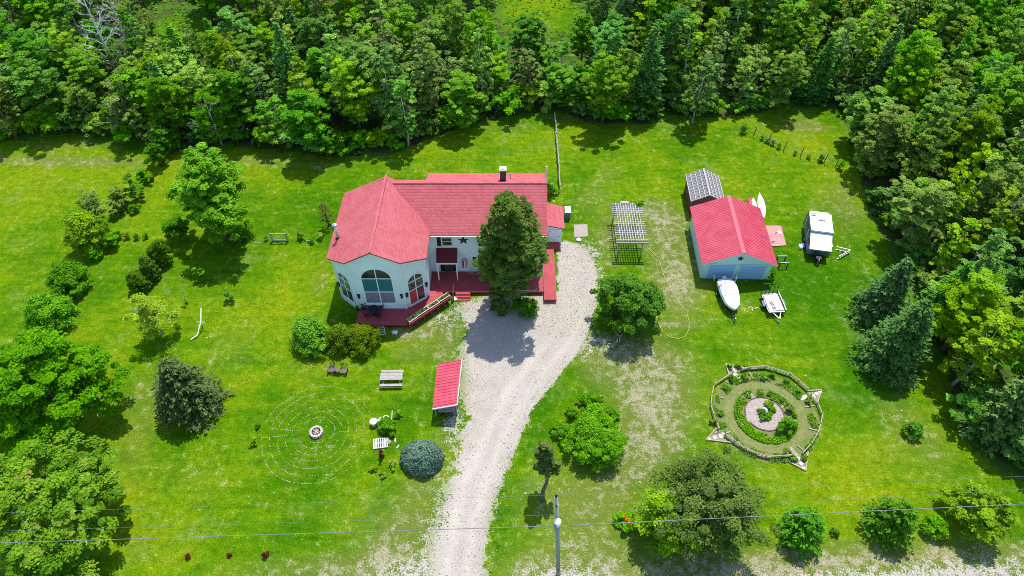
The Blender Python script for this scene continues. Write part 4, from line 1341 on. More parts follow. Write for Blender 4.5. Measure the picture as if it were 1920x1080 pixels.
garden('crabapple_tree', 'wide dusky olive crabapple tree near the bottom edge', 'tree', 1335, 955, 3.6, 5.2, 7.6, 'crab', .5, 480, 74, .10, .62, .15, tr=.2, limbs=14)
garden('young_tree', 'bright green tree tucked into the left side of the crabapple', 'tree', 1246, 980, 2.6, 2.9, 5.6, 'yel', .3, 220, 52, .13, .62, .24)
garden('leafy_shrub', 'leafy light green shrub farthest right in the bottom row', 'shrub', 1830, 955, 2.2, 2.6, 4.6, 'yel', .2, 190, 56, .13, .64, .22)
garden('low_bush', 'low round bush between two taller shrubs in the bottom row', 'bush', 1753, 988, .8, 1.15, 1.8, 'lime', .05, 80, 44, .09, .6, .26, style='round')
garden('small_bush', 'tiny dark bush between the two feathery spruces', 'bush', 1565, 996, .3, .42, .75, 'dark', .03, 30, 26, .06, .6, .32, limbs=3, tr=.03, style='round')
garden('small_bush', 'small round bush alone on the right lawn', 'bush', 1716, 805, .7, .95, 1.5, 'mid', .05, 70, 42, .09, .6, .28, tr=.04, style='round')
garden('lilac_bush', 'round green lilac, the upper of the left pair', 'bush', 128, 522, 1.5, 2.45, 3.3, 'mid', .1, 190, 52, .12, .58, .22, style='round')
garden('lilac_bush', 'round smooth green lilac, the lower of the left pair', 'bush', 92, 588, 1.4, 2.7, 3.1, 'lime', .1, 230, 54, .11, .56, .2, style='round')
garden('golden_bush', 'yellow-green rounded bush in the left hedgerow', 'bush', 160, 432, 2.4, 2.4, 4.6, 'yel', .1, 170, 50, .13, .62, .23, style='round')
garden('willow_shrub', 'thin grey-green shrub rising behind the golden bush', 'shrub', 178, 386, 2.4, 1.9, 5.0, 'olive', .2, 60, 34, .12, .7, .28, twigs=3)
garden('small_bush', 'small bright bush in front of the golden bush', 'bush', 177, 474, .7, .95, 1.5, 'lime', .05, 70, 40, .09, .6, .28, style='round')
garden('small_bush', 'leafy bush to the right of the golden bush', 'bush', 207, 452, .9, 1.15, 1.9, 'mid', .05, 70, 42, .1, .6, .28)
garden('hedge_shrub', 'grey-green shrub in the middle of the left hedgerow', 'shrub', 222, 372, 1.4, 1.3, 3.0, 'olive', .1, 70, 42, .11, .66, .28)
garden('hedge_shrub', 'upright green shrub right of the grey hedgerow shrub', 'shrub', 248, 355, 1.6, 1.35, 3.6, 'mid', .1, 80, 42, .11, .7, .27)
garden('hedge_shrub', 'small pale shrub below the grey hedgerow shrub', 'shrub', 219, 393, .9, .95, 1.9, 'olive', .08, 50, 38, .1, .66, .3)
garden('hedge_shrub', 'little shrub at the foot of the upright hedgerow shrub', 'shrub', 250, 388, .6, .8, 1.2, 'mid', .05, 44, 36, .09, .62, .3)
garden('hedge_shrub', 'rounded green shrub higher up the left hedgerow', 'shrub', 268, 330, .9, 1.2, 1.9, 'mid', .05, 70, 40, .1, .62, .28)
garden('hedge_shrub', 'tall dark shrub where the left hedgerow meets the wood', 'shrub', 290, 292, 1.6, 1.5, 3.6, 'dark', .1, 80, 42, .12, .68, .28)
garden('hedge_shrub', 'dark shrub just inside the wood above the hedgerow', 'shrub', 305, 262, 2.2, 1.7, 4.6, 'dark', .1, 90, 42, .13, .68, .28)
garden('hedge_shrub', 'dark leafy shrub at the left foot of the poplar', 'shrub', 330, 432, 1.3, 1.9, 2.8, 'dark', .1, 120, 46, .12, .6, .25)
garden('hedge_shrub', 'low dark shrub right of the poplar foot', 'shrub', 448, 448, .6, 1.0, 1.5, 'dark', .05, 60, 38, .1, .6, .3)
garden('sapling', 'little leafy sapling below the poplar shadow', 'sapling', 376, 514, .9, .75, 2.0, 'mid', .25, 34, 34, .08, .7, .32, tr=.03, limbs=4)
garden('sapling', 'small rounded sapling left of the house', 'sapling', 429, 553, .8, .7, 1.8, 'pale', .2, 34, 36, .08, .68, .32, tr=.03, limbs=4)
garden('sapling', 'tiny thin sapling nearest the house on the left lawn', 'sapling', 443, 522, .5, .35, 1.1, 'mid', .2, 12, 24, .07, .7, .36, tr=.02, limbs=3)
garden('sapling', 'sparse twiggy sapling beside the white bent pipe', 'sapling', 347, 562, .6, .5, 1.3, 'olive', .3, 9, 18, .07, .7, .36, tr=.03, limbs=5)
garden('feathery_tree', 'pale feathery yellow-green tree above the dark spruce', 'tree', 282, 592, 3.0, 2.7, 6.2, 'feather', .4, 110, 44, .1, .66, .26, bark=BARKD, twigs=4, tr=.14, limbs=12)
garden('hydrangea_bush', 'round blue-green hydrangea at the corner of the deck', 'bush', 578, 628, 1.5, 2.15, 3.2, 'pale', .05, 220, 46, .11, .56, .24, style='round')
garden('russet_bush', 'russet-tipped rounded shrub beside the hydrangea', 'bush', 636, 632, 1.2, 1.85, 2.6, 'russet', .05, 190, 46, .09, .55, .25, style='round')
garden('russet_bush', 'russet shrub with pink flowers against the deck', 'bush', 680, 637, 1.1, 1.8, 2.4, 'russet', .05, 190, 46, .09, .55, .25, style='round')
def moved(me_, d):
    me_.transform(Matrix.Translation(d)); return me_
mbt = MB()
mbt.tube([(0, 0, 0), (.0, .25, 1.2), (.3, .5, 2.4), (.35, .9, 3.6), (.1, 1.3, 5.0), (.0, 1.7, 7.0)], [.2, .17, .14, .1, .06, .02], 8)
mbt.tube([(.32, .6, 2.8), (.8, .9, 3.6), (1.0, 1.0, 4.6)], [.09, .06, .02], 6)
mbt.tube([(.3, .9, 3.6), (-.35, 1.1, 4.4)], [.05, .015], 5)
plant('crooked_tree', 'small crooked tree with a forked grey trunk by the driveway bend', 'tree', at(1017, 938), [('trunk', mbt.mesh('trunk', BARK, smooth=True)),
      ('crown', moved(crown('crown', 1501, 5.6, .92, 0, 460, 34, .08, L['crab'], .95, .24, K=16), Vector((0, 1.3, 2.2)))), ('crown', moved(crown('crown', 1502, 2.2, .6, 0, 110, 30, .08, L['crab'], .9, .3), Vector((.95, .95, 3.2))))])
garden('wall_shrub', 'pale green shrub in the corner behind the annex', 'shrub', 1033, 352, 1.0, 1.1, 2.2, 'pale', .05, 60, 40, .1, .6, .28)
garden('wall_shrub', 'leafy shrub under the driveway tree against the deck', 'shrub', 985, 580, .7, 1.6, 1.8, 'dark', .05, 160, 42, .1, .58, .27)
garden('wall_shrub', 'low leafy shrub at the foot of the driveway tree', 'shrub', 935, 578, .6, 1.3, 1.5, 'house', .05, 80, 42, .1, .58, .27)
garden('corner_vine', 'dark vine growing up the right garage corner', 'vine', 1447, 515, .6, .5, 1.5, 'dark', .03, 30, 34, .08, .7, .32, tr=.03)
garden('pergola_vine', 'leafy vine on the far right corner of the pergola', 'vine', 1200, 383, 2.6, .8, 3.0, 'lime', 2.2, 26, 34, .09, .6, .3, tr=.04, limbs=3)
for (px, py, r, m, lb_) in ((1051, 815, .9, 'mid', 'leafy perennial clump touching the left of the lime bush'), (1070, 776, .8, 'dark', 'dark perennial clump above the left of the lime bush'), (1100, 753, 1.0, 'mid', 'rounded perennial clump above the lime bush'),
                            (1125, 749, .45, 'dark', 'smallest perennial clump above the lime bush'), (1040, 801, .7, 'mid', 'perennial clump farthest left of the lime bush'), (1060, 832, .7, 'lime', 'low perennial clump below left of the lime bush')):
    garden('perennial_clump', lb_, 'plant', px, py, .4, r, r * 1.25, m, .03, 50, 36, .08, .56, .3, limbs=3, tr=.02, group='perennials around the lime bush')
for (px, py, r, m, lb_) in ((478, 829, .45, 'yel', 'small rounded shrub left of the stone labyrinth, the lower one'), (484, 799, .3, 'dark', 'tiny dark shrub left of the stone labyrinth, the upper one'),
                            (351, 1044, .28, 'maroon', 'tiny maroon shrub at the bottom, leftmost of three'), (429, 1041, .2, 'maroon', 'tiniest maroon shrub at the bottom, middle of three'), (497, 1041, .32, 'maroon', 'tiny maroon shrub at the bottom, rightmost of three')):
    garden('tiny_shrub', lb_, 'shrub', px, py, .2, r, r * 2, m, .03, 24, 26, .06, .6, .34, limbs=3, tr=.02)
garden('barberry', 'narrow maroon barberry below the white slatted pallet', 'shrub', 714, 850, .7, .36, 1.5, 'maroon', .05, 40, 34, .06, .66, .34, limbs=4, tr=.03)
garden('garden_plant', 'tall leafy garden plants beside the round stools', 'plant', 727, 801, .5, 1.0, 1.2, 'mid', .05, 60, 34, .11, .58, .3, limbs=4, tr=.03)
garden('garden_plant', 'bright leafy plant behind the small white urn', 'plant', 748, 778, .3, .5, .7, 'lime', .03, 26, 28, .09, .58, .32, limbs=3, tr=.02)

# conifers of the garden
def gconifer(name, label, px, py, r, h, m, **kw):
    _seed[0] += 3
    s = _seed[0]
    return plant(name, label, 'conifer', at(px, py), [('trunk', trunk('trunk', s, h, .12, BARK, 0)), ('crown', conifer('crown', s + 1, h, r, kw.pop('z0', .12), L[m], **kw))])
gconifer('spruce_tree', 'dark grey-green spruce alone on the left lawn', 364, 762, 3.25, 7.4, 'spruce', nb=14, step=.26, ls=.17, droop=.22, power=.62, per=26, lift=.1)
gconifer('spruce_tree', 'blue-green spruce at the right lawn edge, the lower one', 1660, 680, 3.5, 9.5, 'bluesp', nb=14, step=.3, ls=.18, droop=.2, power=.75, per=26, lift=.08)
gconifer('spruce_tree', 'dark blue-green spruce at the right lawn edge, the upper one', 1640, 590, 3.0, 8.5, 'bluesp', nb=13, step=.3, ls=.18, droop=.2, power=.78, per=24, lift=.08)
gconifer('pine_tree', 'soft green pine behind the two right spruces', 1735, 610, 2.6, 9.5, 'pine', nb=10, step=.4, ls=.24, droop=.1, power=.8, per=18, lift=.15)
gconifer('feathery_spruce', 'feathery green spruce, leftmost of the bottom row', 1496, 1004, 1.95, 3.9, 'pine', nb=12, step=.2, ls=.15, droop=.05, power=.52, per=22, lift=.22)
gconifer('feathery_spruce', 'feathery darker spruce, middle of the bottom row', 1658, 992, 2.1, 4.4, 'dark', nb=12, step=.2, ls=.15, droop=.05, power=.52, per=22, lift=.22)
gconifer('browned_pine', 'small half-dead brown pine at the left house corner', 618, 422, 1.0, 3.6, 'brown', nb=4, step=.42, ls=.13, droop=-.1, per=7, power=.5, z0=.9, lift=.25)
for (px, py, r, h, lb_) in ((307, 494, 1.2, 3.9, 'dark conical arborvitae, the tallest and rightmost of three'), (290, 522, 1.1, 3.5, 'dark conical arborvitae, the middle of three'), (269, 540, 1.1, 3.2, 'dark conical arborvitae, the lowest of three')):
    garden('arborvitae', lb_, 'conifer', px, py, 0, r, h, 'thuja', .03, 520, 40, .07, .5, .2, group='three arborvitae', limbs=0, style='round')
# silver-blue globe spruce: dense dome of needle tufts
rg = np.random.default_rng(77)
n = 15000
D = unit(rg.normal(size=(n, 3))); D[:, 2] = np.abs(D[:, 2]) * 1.0 - .08
lb = lobes(np.random.default_rng(3), 14)
rr_ = lb(unit(D)) * (0.90 + .16 * vnoise(D[:, 0] * 6 + 30, D[:, 1] * 6 + D[:, 2] * 4 + 30, 1.0, 5)) * rg.uniform(.86, 1.0, n)
P = D * rr_[:, None] * np.array([1.72, 1.62, 2.35])
P[:, 2] = np.maximum(P[:, 2] + .12, .05)
me = leaf_mesh('crown', P, unit(D + rg.normal(size=(n, 3)) * .45 + np.array([0, 0, .3])), rg.uniform(.06, .13, n), L['blue'], rg, .45)
plant('globe_spruce', 'round silver-blue globe spruce near the driveway', 'conifer', at(787, 862), [('trunk', trunk('trunk', 5, 1.4, .1, BARK, 4, .2, .9)), ('crown', me)])

b_ = at(1298, 232)
put_tree('slim', 1, b_[0], b_[1], 10, 2.2, 'slender pale-stemmed birch standing out at the wood edge above the garage', None)
# bare dead trees in the wood
for (px, py, h, r, lean, lb_) in ((238, 170, 15, .26, (-1.2, 2), 'tall bare silver dead tree leaning above the left wood'), (255, 130, 13, .2, (.4, 1), 'bare twiggy dead tree right of the leaning dead trunk'),
                                  (742, 235, 7, .1, (-1, 0), 'bare grey twiggy tree in the wood left of the roof'), (1395, 40, 9, .14, (.5, 0), 'bare grey tree at the top edge above the garage'), (1905, 830, 7, .14, (-1, -1), 'bare pale branching tree low on the right edge')):
    _seed[0] += 1
    plant('bare_tree', lb_, 'tree', at(px, py), [('trunk', trunk('trunk', _seed[0], h, r, BARKD, 22, .25, 4.0 if h > 10 else 2.6, lean, twigs=6))])
# ------------------------------------------------------------------ pergola
A_, B_, C_, D_ = G(1158, 452, 2.5), G(1213, 450, 2.5), G(1149, 380, 2.6), G(1208, 380, 2.6)
pcx, pcy = (A_.x + B_.x) / 2, (A_.y + C_.y) / 2
PW, PD = 2.55, C_.y - A_.y - .1
per = thing('pergola', 'grey wooden pergola with square lattice roof beside the driveway', 'pergola', (pcx, pcy, 0))
for sx in (-1, 1):
    for sy in (-1, 1):
        MB().box((sx * PW / 2, sy * (PD / 2 - .15), 1.15), (.13, .13, 2.3)).build('post', GREYWOOD, per, False)
    MB().box((sx * PW / 2, 0, 2.37), (.08, PD + .3, .16)).build('beam', GREYWOOD, per, False)
for k, yy in enumerate((-PD / 2, -PD / 2 - .22, PD / 2)):
    MB().box((0, yy, 2.36 + .001 * k), (PW + 1.0, .07, .2)).build('header', GREYWOOD, per, False)
for k in range(17):
    yy = -PD / 2 + .18 + k * (PD - .3) / 16
    MB().box((random.uniform(-.04, .04), yy, 2.49), (PW + .95, .075, .07)).build('rafter', PALEWOOD, per, False)
for k in range(10):
    xx = -PW / 2 + .02 + k * (PW - .04) / 9
    MB().box((xx, 0, 2.56), (.075, PD + .12, .06)).build('slat', PALEWOOD, per, False)
MB().box((-.2, PD / 2 + .1, 2.62), (.9, .35, .04)).build('cap_board', PALEWOOD, per, False)

# ------------------------------------------------------------------ woodshed by the driveway
cs = [(820, 682, 1.75), (866, 674, 2.3), (857, 759, 2.3), (811, 767, 1.75)]
q = [G(*c) for c in cs]
ws = thing('woodshed', 'open woodshed with sloping bright red metal roof by the driveway', 'shed', ((q[0].x + q[2].x) / 2, (q[0].y + q[2].y) / 2, 0))
mb = MB(); nrib = 15
for k in range(nrib):
    a0, a1 = q[3].lerp(q[0], k / nrib), q[3].lerp(q[0], (k + 1) / nrib)
    b0, b1 = q[2].lerp(q[1], k / nrib), q[2].lerp(q[1], (k + 1) / nrib)
    up = Vector((0, 0, .045))
    for (f0, f1, h0, h1) in ((0, .66, 0, 0), (.66, .76, 0, 1), (.76, .92, 1, 1), (.92, 1, 1, 0)):
        mb.add([a0.lerp(a1, f0) + up * h0, a0.lerp(a1, f1) + up * h1, b0.lerp(b1, f1) + up * h1, b0.lerp(b1, f0) + up * h0], [(0, 1, 2, 3)])
mb.slab([p - Vector((0, 0, .012)) for p in (q[3], q[2], q[1], q[0])], .05)
mb.build('roof_sheet', METALROOF, ws)
for a_, b_ in ((q[1], q[2]), (q[2], q[3])):
    mb = MB(); mb.beam(a_ + Vector((.0, 0, -.04)), b_ + Vector((.0, 0, -.04)), .06, .14); mb.build('edge_trim', TRIM, ws)
cen = (q[0] + q[1] + q[2] + q[3]) / 4
for p in q + [(q[0] + q[3]) / 2, (q[1] + q[2]) / 2]:
    g_ = p.lerp(Vector((cen.x, cen.y, p.z)), .14)
    mb = MB(); mb.beam((g_.x, g_.y, 0), (g_.x, g_.y, p.z - .06), .1, .1); mb.build('post', GREYWOOD, ws)
# firewood: each stick of the front face
pal = thing('lumber_stack', 'stack of grey boards under the near end of the red woodshed', 'lumber', ((q[2].x + q[3].x) / 2, q[3].y + .55, 0))
for k in range(6):
    mb = MB(); mb.box(((q[2].x + q[3].x) / 2 - .0, q[3].y + .35 + k * .17, .75 + random.uniform(-.01, .01)), (1.45, .13, .05)); mb.build('board', GREYWOOD, pal)
for s in (-.55, .55):
    mb = MB(); mb.box(((q[2].x + q[3].x) / 2 + s, q[3].y + .8, .36), (.1, 1.0, .72)); mb.build('bearer', DARKWOOD, pal)
fw = thing('firewood_pile', 'stacked split firewood inside the red woodshed', 'firewood', (cen.x, cen.y + .4, 0))
for j in range(22):
    for i in range(6):
        mb = MB()
        x_, y_ = cen.x - .5 + random.uniform(-.05, .05), cen.y - 1.0 + j * .17
        mb.tube([(x_ - .2, y_, .1 + i * .17), (x_ + .22, y_ + random.uniform(-.02, .02), .1 + i * .17)], .085, 6)
        mb.build('log', LOG if random.random() < .5 else GREYWOOD, fw)

# ------------------------------------------------------------------ seats, table, pots, pallet
def local_thing(name, label, cat, px, py, rz=0, group=None):
    return thing(name, label, cat, at(px, py), rz, group)
t = local_thing('picnic_table', 'weathered grey picnic table on the lawn left of the woodshed', 'table', 735, 719, R(1))
for k in range(5):
    MB().box((0, .32 + (k - 2) * .165, .75), (2.15, .15, .045)).build('tabletop_board', GREYWOOD, t, False)
for s in (-1, 1):
    for k in range(2):
        MB().box((0, .32 + s * (.72 + k * .14), .45), (2.15, .13, .045)).build('bench_board', GREYWOOD, t, False)
    for e_ in (-1, 1):
        MB().beam((e_ * .8, .32 + s * .25, .72), (e_ * .8, .32 + s * .72, .0), .05, .1).build('leg', GREYWOOD, t, False)
for e_ in (-1, 1):
    MB().box((e_ * .8 + .05, .32, .41), (.05, 1.5, .09)).build('bench_bearer', GREYWOOD, t, False)
    MB().box((e_ * .8 + .05, .32, .70), (.05, .75, .08)).build('top_bearer', GREYWOOD, t, False)
t = local_thing('double_chair', 'dark brown double garden chair with small table between the seats', 'chair', 633, 702, R(-6))
for s in (-1, 1):
    for k in range(4):
        MB().box((s * .58, .02 + k * .13, .36 + .015 * -k), (.52, .11, .03)).build('seat_slat', CHAIRWOOD, t, False)
    for k in range(5):
        MB().beam((s * .58 + (k - 2) * .105, .50, .34), (s * .58 + (k - 2) * .12, .78, 1.0 - abs(k - 2) * .05), .09, .03, (1, 0, 0)).build('back_slat', DARKWOOD, t, False)
    MB().box((s * .9, .25, .58), (.13, .7, .03)).build('armrest', CHAIRWOOD, t, False)
    for yy in (-.02, .5):
        MB().box((s * .9, yy, .29), (.08, .08, .57)).build('leg', DARKWOOD, t, False)
        MB().box((s * .28, yy, .27), (.08, .08, .54)).build('leg', DARKWOOD, t, False)
for k in range(4):
    MB().box((0, .04 + k * .13, .57), (.6, .12, .03)).build('table_slat', CHAIRWOOD, t, False)
for (px, py, r, h, m, lb_) in ((702, 796, .36, .62, CONC, 'pale round stool, the left of the two beside the labyrinth'), (716, 794, .34, .6, mat('stool_grey', (.36, .32, .31), .9), 'greyer round stool, the right of the two beside the labyrinth')):
    t = local_thing('stool', lb_, 'stool', px, py)
    MB().lathe((0, 0, 0), [(r * .75, 0), (r * .62, h * .3), (r * .62, h * .7), (r * .8, h - .09)], 16).build('pedestal', m, t, False, True)
    MB().lathe((0, 0, 0), [(r * .98, h - .085), (r, h - .05), (r, h - .01), (r * .97, h)], 20).build('top', m, t, False)
t = local_thing('urn', 'small white urn behind the round stools', 'urn', 725, 790)
MB().lathe((0, 0, 0), [(.18, 0), (.12, .08), (.1, .18), (.24, .42), (.3, .6), (.26, .62)], 14).build('bowl', WHITE, t, False, True)
MB().lathe((0, 0, 0), [(.25, .6), (.12, .7), (.03, .74)], 12).build('soil', rim_soil, t, False)
t = local_thing('pallet', 'white slatted wooden pallet lying beside the labyrinth', 'pallet', 714, 832, R(8))
for k in range(7):
    MB().box((-.6 + k * .2, 0, .15), (.1, 1.0, .03)).build('slat', mat('white_board', (.7, .68, .66), .8), t, False)
for s in (-.45, 0, .45):
    MB().box((0, s, .07), (1.35, .09, .12)).build('runner', GREYWOOD, t, False)
for (px, py, sx, sy, rz, lb_) in ((741, 826, .16, .42, .25, 'short pale board right of the pallet, the upper one'), (746, 838, .14, .38, -.5, 'short pale board right of the pallet, the lower one'), (735, 779, .09, 1.0, .05, 'long thin stake lying behind the urn')):
    o = MB().box((0, 0, .04), (sx, sy, .06)).build('board_offcut', PALEWOOD, None, False); o.location = at(px, py); o.rotation_euler[2] = rz
    tag(o, lb_, 'board')
def rock(name, lb_, px, py, r, m=STONE, group=None, flat=.6):
    rg = random.Random(px * 31 + py)
    mb = MB(); n_ = 7
    rings = []
    for z_, f_ in ((0, .85), (.5, 1.0), (.85, .7), (1.0, .3)):
        rings.append([(r * f_ * rg.uniform(.8, 1.15) * math.cos(6.283 * k / n_), r * f_ * rg.uniform(.8, 1.15) * math.sin(6.283 * k / n_), z_ * r * flat) for k in range(n_)])
    o = mb.loft(rings).build(name, m, None, False)
    o.location = at(px, py)
    tag(o, lb_, 'rock', group)
rock('rock', 'pale rounded rock at the right end of the pallet', 728, 829, .33, PINKSTONE)
rock('rock', 'white stone at the corner of the gravel by the planters', 853, 561, .34, WHITE)
rock('rock', 'white round stone beside the concrete slab', 1085, 450, .3, WHITE)
for k, (px, py) in enumerate(((388, 634), (395, 632), (1700, 790), (1690, 770), (1345, 345), (1510, 705), (985, 925), (1200, 905))):
    rock('rock', 'small pale stone lying loose on the grass', px, py, .12, STONE, 'loose stones on the lawn')

# fire pit in the labyrinth, labyrinth stone rows
Cx, Cy, _ = at(594, 812)
fp = thing('fire_pit', 'round stone fire pit with split logs at the labyrinth centre', 'fire pit', (Cx, Cy, 0))
for k in range(14):
    a = 6.283 * k / 14
    MB().box((.5 * math.cos(a), .5 * math.sin(a), .17), (.2, .21, .34), a).build('stone', mat('pit_stone', (.42, .36, .36), .9, var=.3), fp, False)
MB().lathe((0, 0, 0), [(.42, .0), (.42, .06), (.1, .09)], 14).build('ash_bed', rim_soil, fp, False)
for k in range(6):
    a = k * 1.05 + .3
    MB().tube([(.3 * math.cos(a), .3 * math.sin(a), .12 + .03 * k), (-.28 * math.cos(a + .3), -.28 * math.sin(a + .3), .16 + .04 * k)], .06, 6).build('log', LOG, fp, False)
lab_ = thing('stone_labyrinth', 'labyrinth of small pale stones laid in rings on the grass', 'labyrinth', (Cx, Cy, 0))
rgn = random.Random(4)
ARCS = [(1.05, [(40, 110), (250, 330)]), (1.6, [(-10, 60), (75, 150), (215, 330)]), (2.2, [(20, 172), (230, 345)]), (2.85, [(-5, 178), (200, 352)]), (3.55, [(-8, 60), (75, 172), (195, 345)]),
        (4.25, [(5, 75), (95, 170), (188, 300), (310, 352)]), (4.95, [(22, 172), (184, 300), (305, 345)])]
def stones(pts):
    mb = MB()
    for (x_, y_) in pts:
        if rgn.random() < .10: continue
        s = rgn.uniform(.03, .06); a = rgn.uniform(0, 3)
        rings = [[(x_ + s * f_ * rgn.uniform(.8, 1.25) * math.cos(a + 1.047 * k), y_ + s * f_ * rgn.uniform(.8, 1.25) * math.sin(a + 1.047 * k), z_) for k in range(6)] for z_, f_ in ((0, 1), (s * .7, .95), (s * 1.1, .45))]
        mb.loft(rings)
    return mb
for r, segs in ARCS:
    for a0, a1 in segs:
        n_ = int(abs(a1 - a0) / 57.3 * r / .12)
        den = rgn.uniform(.65, 1.0)
        pts = []
        for k in range(n_):
            if rgn.random() > den: continue
            a = R(a0 + (a1 - a0) * k / n_); rr_ = r + rgn.uniform(-.03, .03) + .05 * math.sin(a * 5)
            pts.append((rr_ * math.cos(a), rr_ * math.sin(a)))
        stones(pts).build('stone_row', STONE, lab_, False, kind='stuff')
for (a, r0, r1) in ((174, 1.6, 4.6), (186, 1.7, 5.0), (3, 1.9, 4.3), (200, 2.1, 3.0), (252, 2.0, 3.4)):
    n_ = int((r1 - r0) / .17)
    stones([((r0 + .17 * k) * math.cos(R(a)), (r0 + .17 * k) * math.sin(R(a))) for k in range(n_)]).build('stone_row', STONE, lab_, False, kind='stuff')

# ------------------------------------------------------------------ round garden
Gx, Gy, _ = at(1436, 778)
def cr(X_, Y_, z=0.0):
    """garden plan point from the enlarged view of that corner"""
    p = G(1300 + X_ / 4.5, 660 + Y_ / 4.5, z)
    return Vector((p.x, p.y, z))
wg = thing('round_garden', 'round garden with straw ring path and pink gravel centre', 'garden', (Gx, Gy, 0))
def ring_sheet(name, c, r0, r1, z, m, jag=.06, n_=72, parent=wg):
    mb = MB(); rg = random.Random(int(r1 * 100))
    vs = []
    for k in range(n_):
        a = 6.283185 * k / n_
        ro, ri = r1 + rg.uniform(-jag, jag), max(r0 + (rg.uniform(-jag, jag) if r0 else 0), 0)
        vs += [(c.x + ri * math.cos(a), c.y + ri * math.sin(a), z), (c.x + ro * math.cos(a), c.y + ro * math.sin(a), z)]
    fs = [(2 * k, 2 * k + 1, (2 * k + 3) % (2 * n_), (2 * k + 2) % (2 * n_)) for k in range(n_)] if r0 else [tuple(2 * k + 1 for k in range(n_))]
    mb.add(vs, fs)
    return mb.build(name, m, parent)
def bed_mat():
    t = NT('garden_bed'); p = t.pos()
    a, b = t.noise(p, 1.1, 5, .7), t.noise(p, 6, 4, .7)
    c = t.mix(t.mapr(t.math('ADD', a, t.math('MULTIPLY', b, .5)), .66, .86, 0, 1), (.17, .15, .06), (.075, .17, .008))
    t.l(c, t.p.inputs['Base Color']); t.p.inputs['Roughness'].default_value = .95; t.bump(b, .6, .08)
    return t.m
STRAW = NT('straw_mulch')
_p = STRAW.pos(); _a, _b = STRAW.noise(_p, 2.0, 5, .7), STRAW.noise(_p, 9, 4, .75)
STRAW.l(STRAW.mix(STRAW.mapr(STRAW.math('ADD', STRAW.math('MULTIPLY', _a, .5), STRAW.math('MULTIPLY', _b, .7)), .45, .75, 0, 1), (.085, .115, .018), (.23, .235, .075)), STRAW.p.inputs['Base Color'])
STRAW.p.inputs['Roughness'].default_value = .95; STRAW.bump(_b, .7, .06); STRAW = STRAW.m
GC = cr(610, 540)
ring_sheet('outer_bed', GC, 0, 4.85, .006, bed_mat(), .05)
ring_sheet('straw_path', GC, 2.95, 3.8, .014, STRAW, .08)
ring_sheet('inner_bed', GC, 0, 2.93, .012, bed_mat(), .05)
gcen = cr(600, 522)
ring_sheet('gravel_circle', gcen, 0, 1.75, .02, PINKSTONE, .05)
# edging of the gravel circle
for k in range(40):
    a = 6.283 * k / 40
    if 20 < k < 24: continue
    MB().box((gcen.x + 1.78 * math.cos(a), gcen.y + 1.78 * math.sin(a), .05), (.1, .25, .1), a).build('edging_brick', mat('edging_brown', (.16, .10, .07), .9), wg)
# low log fences around it
arcs = {'northern low log fence around the round garden, upper side': [(400, 160), (475, 150), (600, 140), (690, 165), (810, 205), (880, 260), (955, 330)],
        'low log fence around the round garden, left side': [(325, 190), (170, 290), (150, 370), (140, 460), (165, 545), (210, 665)],
        'low log fence around the round garden, lower side': [(265, 710), (340, 770), (430, 830), (520, 870), (610, 895), (740, 895), (830, 885)],
        'low log fence around the round garden, right side': [(985, 375), (1040, 450), (1078, 540), (1065, 620), (1040, 700), (985, 790), (910, 870)]}
for lb_, pl in arcs.items():
    lb_ = lb_.replace('northern ', '')
    three = 'upper' in lb_ or 'lower' in lb_
    f_ = thing('log_fence', lb_, 'fence', cr(*pl[len(pl) // 2]), 0, 'log fences of the round garden')
    P3 = [cr(*p, .0) for p in pl]
    for i in range(len(P3) - 1):
        for z_ in ((.12, .3, .48) if three else (.22, .42)):
            mb = MB(); j = random.uniform(-.03, .03)
            mb.tube([P3[i] + Vector((0, 0, z_ + j)), P3[i + 1] + Vector((0, 0, z_ - j))], .045, 6); mb.build('rail', LOG, f_)
    for p in P3:
        mb = MB(); mb.tube([p, p + Vector((0, 0, .58))], .05, 6); mb.build('post', LOG, f_)
tri = {'upper-right': [(955, 330), (1080, 325), (1040, 440)], 'upper-left': [(300, 195), (268, 102), (440, 140)], 'lower-left': [(200, 640), (108, 742), (320, 768)], 'lower-right': [(775, 915), (945, 1003), (965, 840)]}
for nm, pl in tri.items():
    f_ = thing('corner_bed', 'small triangular bed pointing outward at the %s of the round garden' % nm, 'flower bed', cr(*pl[1]), 0, 'four triangular beds of the round garden')
    P3 = [cr(*p) for p in pl]
    mb = MB(); mb.add([p + Vector((0, 0, .010)) for p in P3], [(0, 1, 2)]); mb.build('bed', mat('pale_gravel_bed', (.22, .21, .12), .95, var=.4, scale=8), f_)
    for i in (0, 1):
        mb = MB(); mb.beam(P3[i] + Vector((0, 0, .08)), P3[i + 1] + Vector((0, 0, .08)), .09, .13); mb.build('edge_log', LOG, f_)
    cc_ = (P3[0] + P3[1] + P3[2]) / 3
    for k in range(3):
        w_ = P3[1].lerp((P3[0] + P3[2]) / 2, .15 + k * .33)
        MB().box((w_.x, w_.y, .03), (.36, .32, .05), k * .7).build('stepping_stone', CONC, f_)
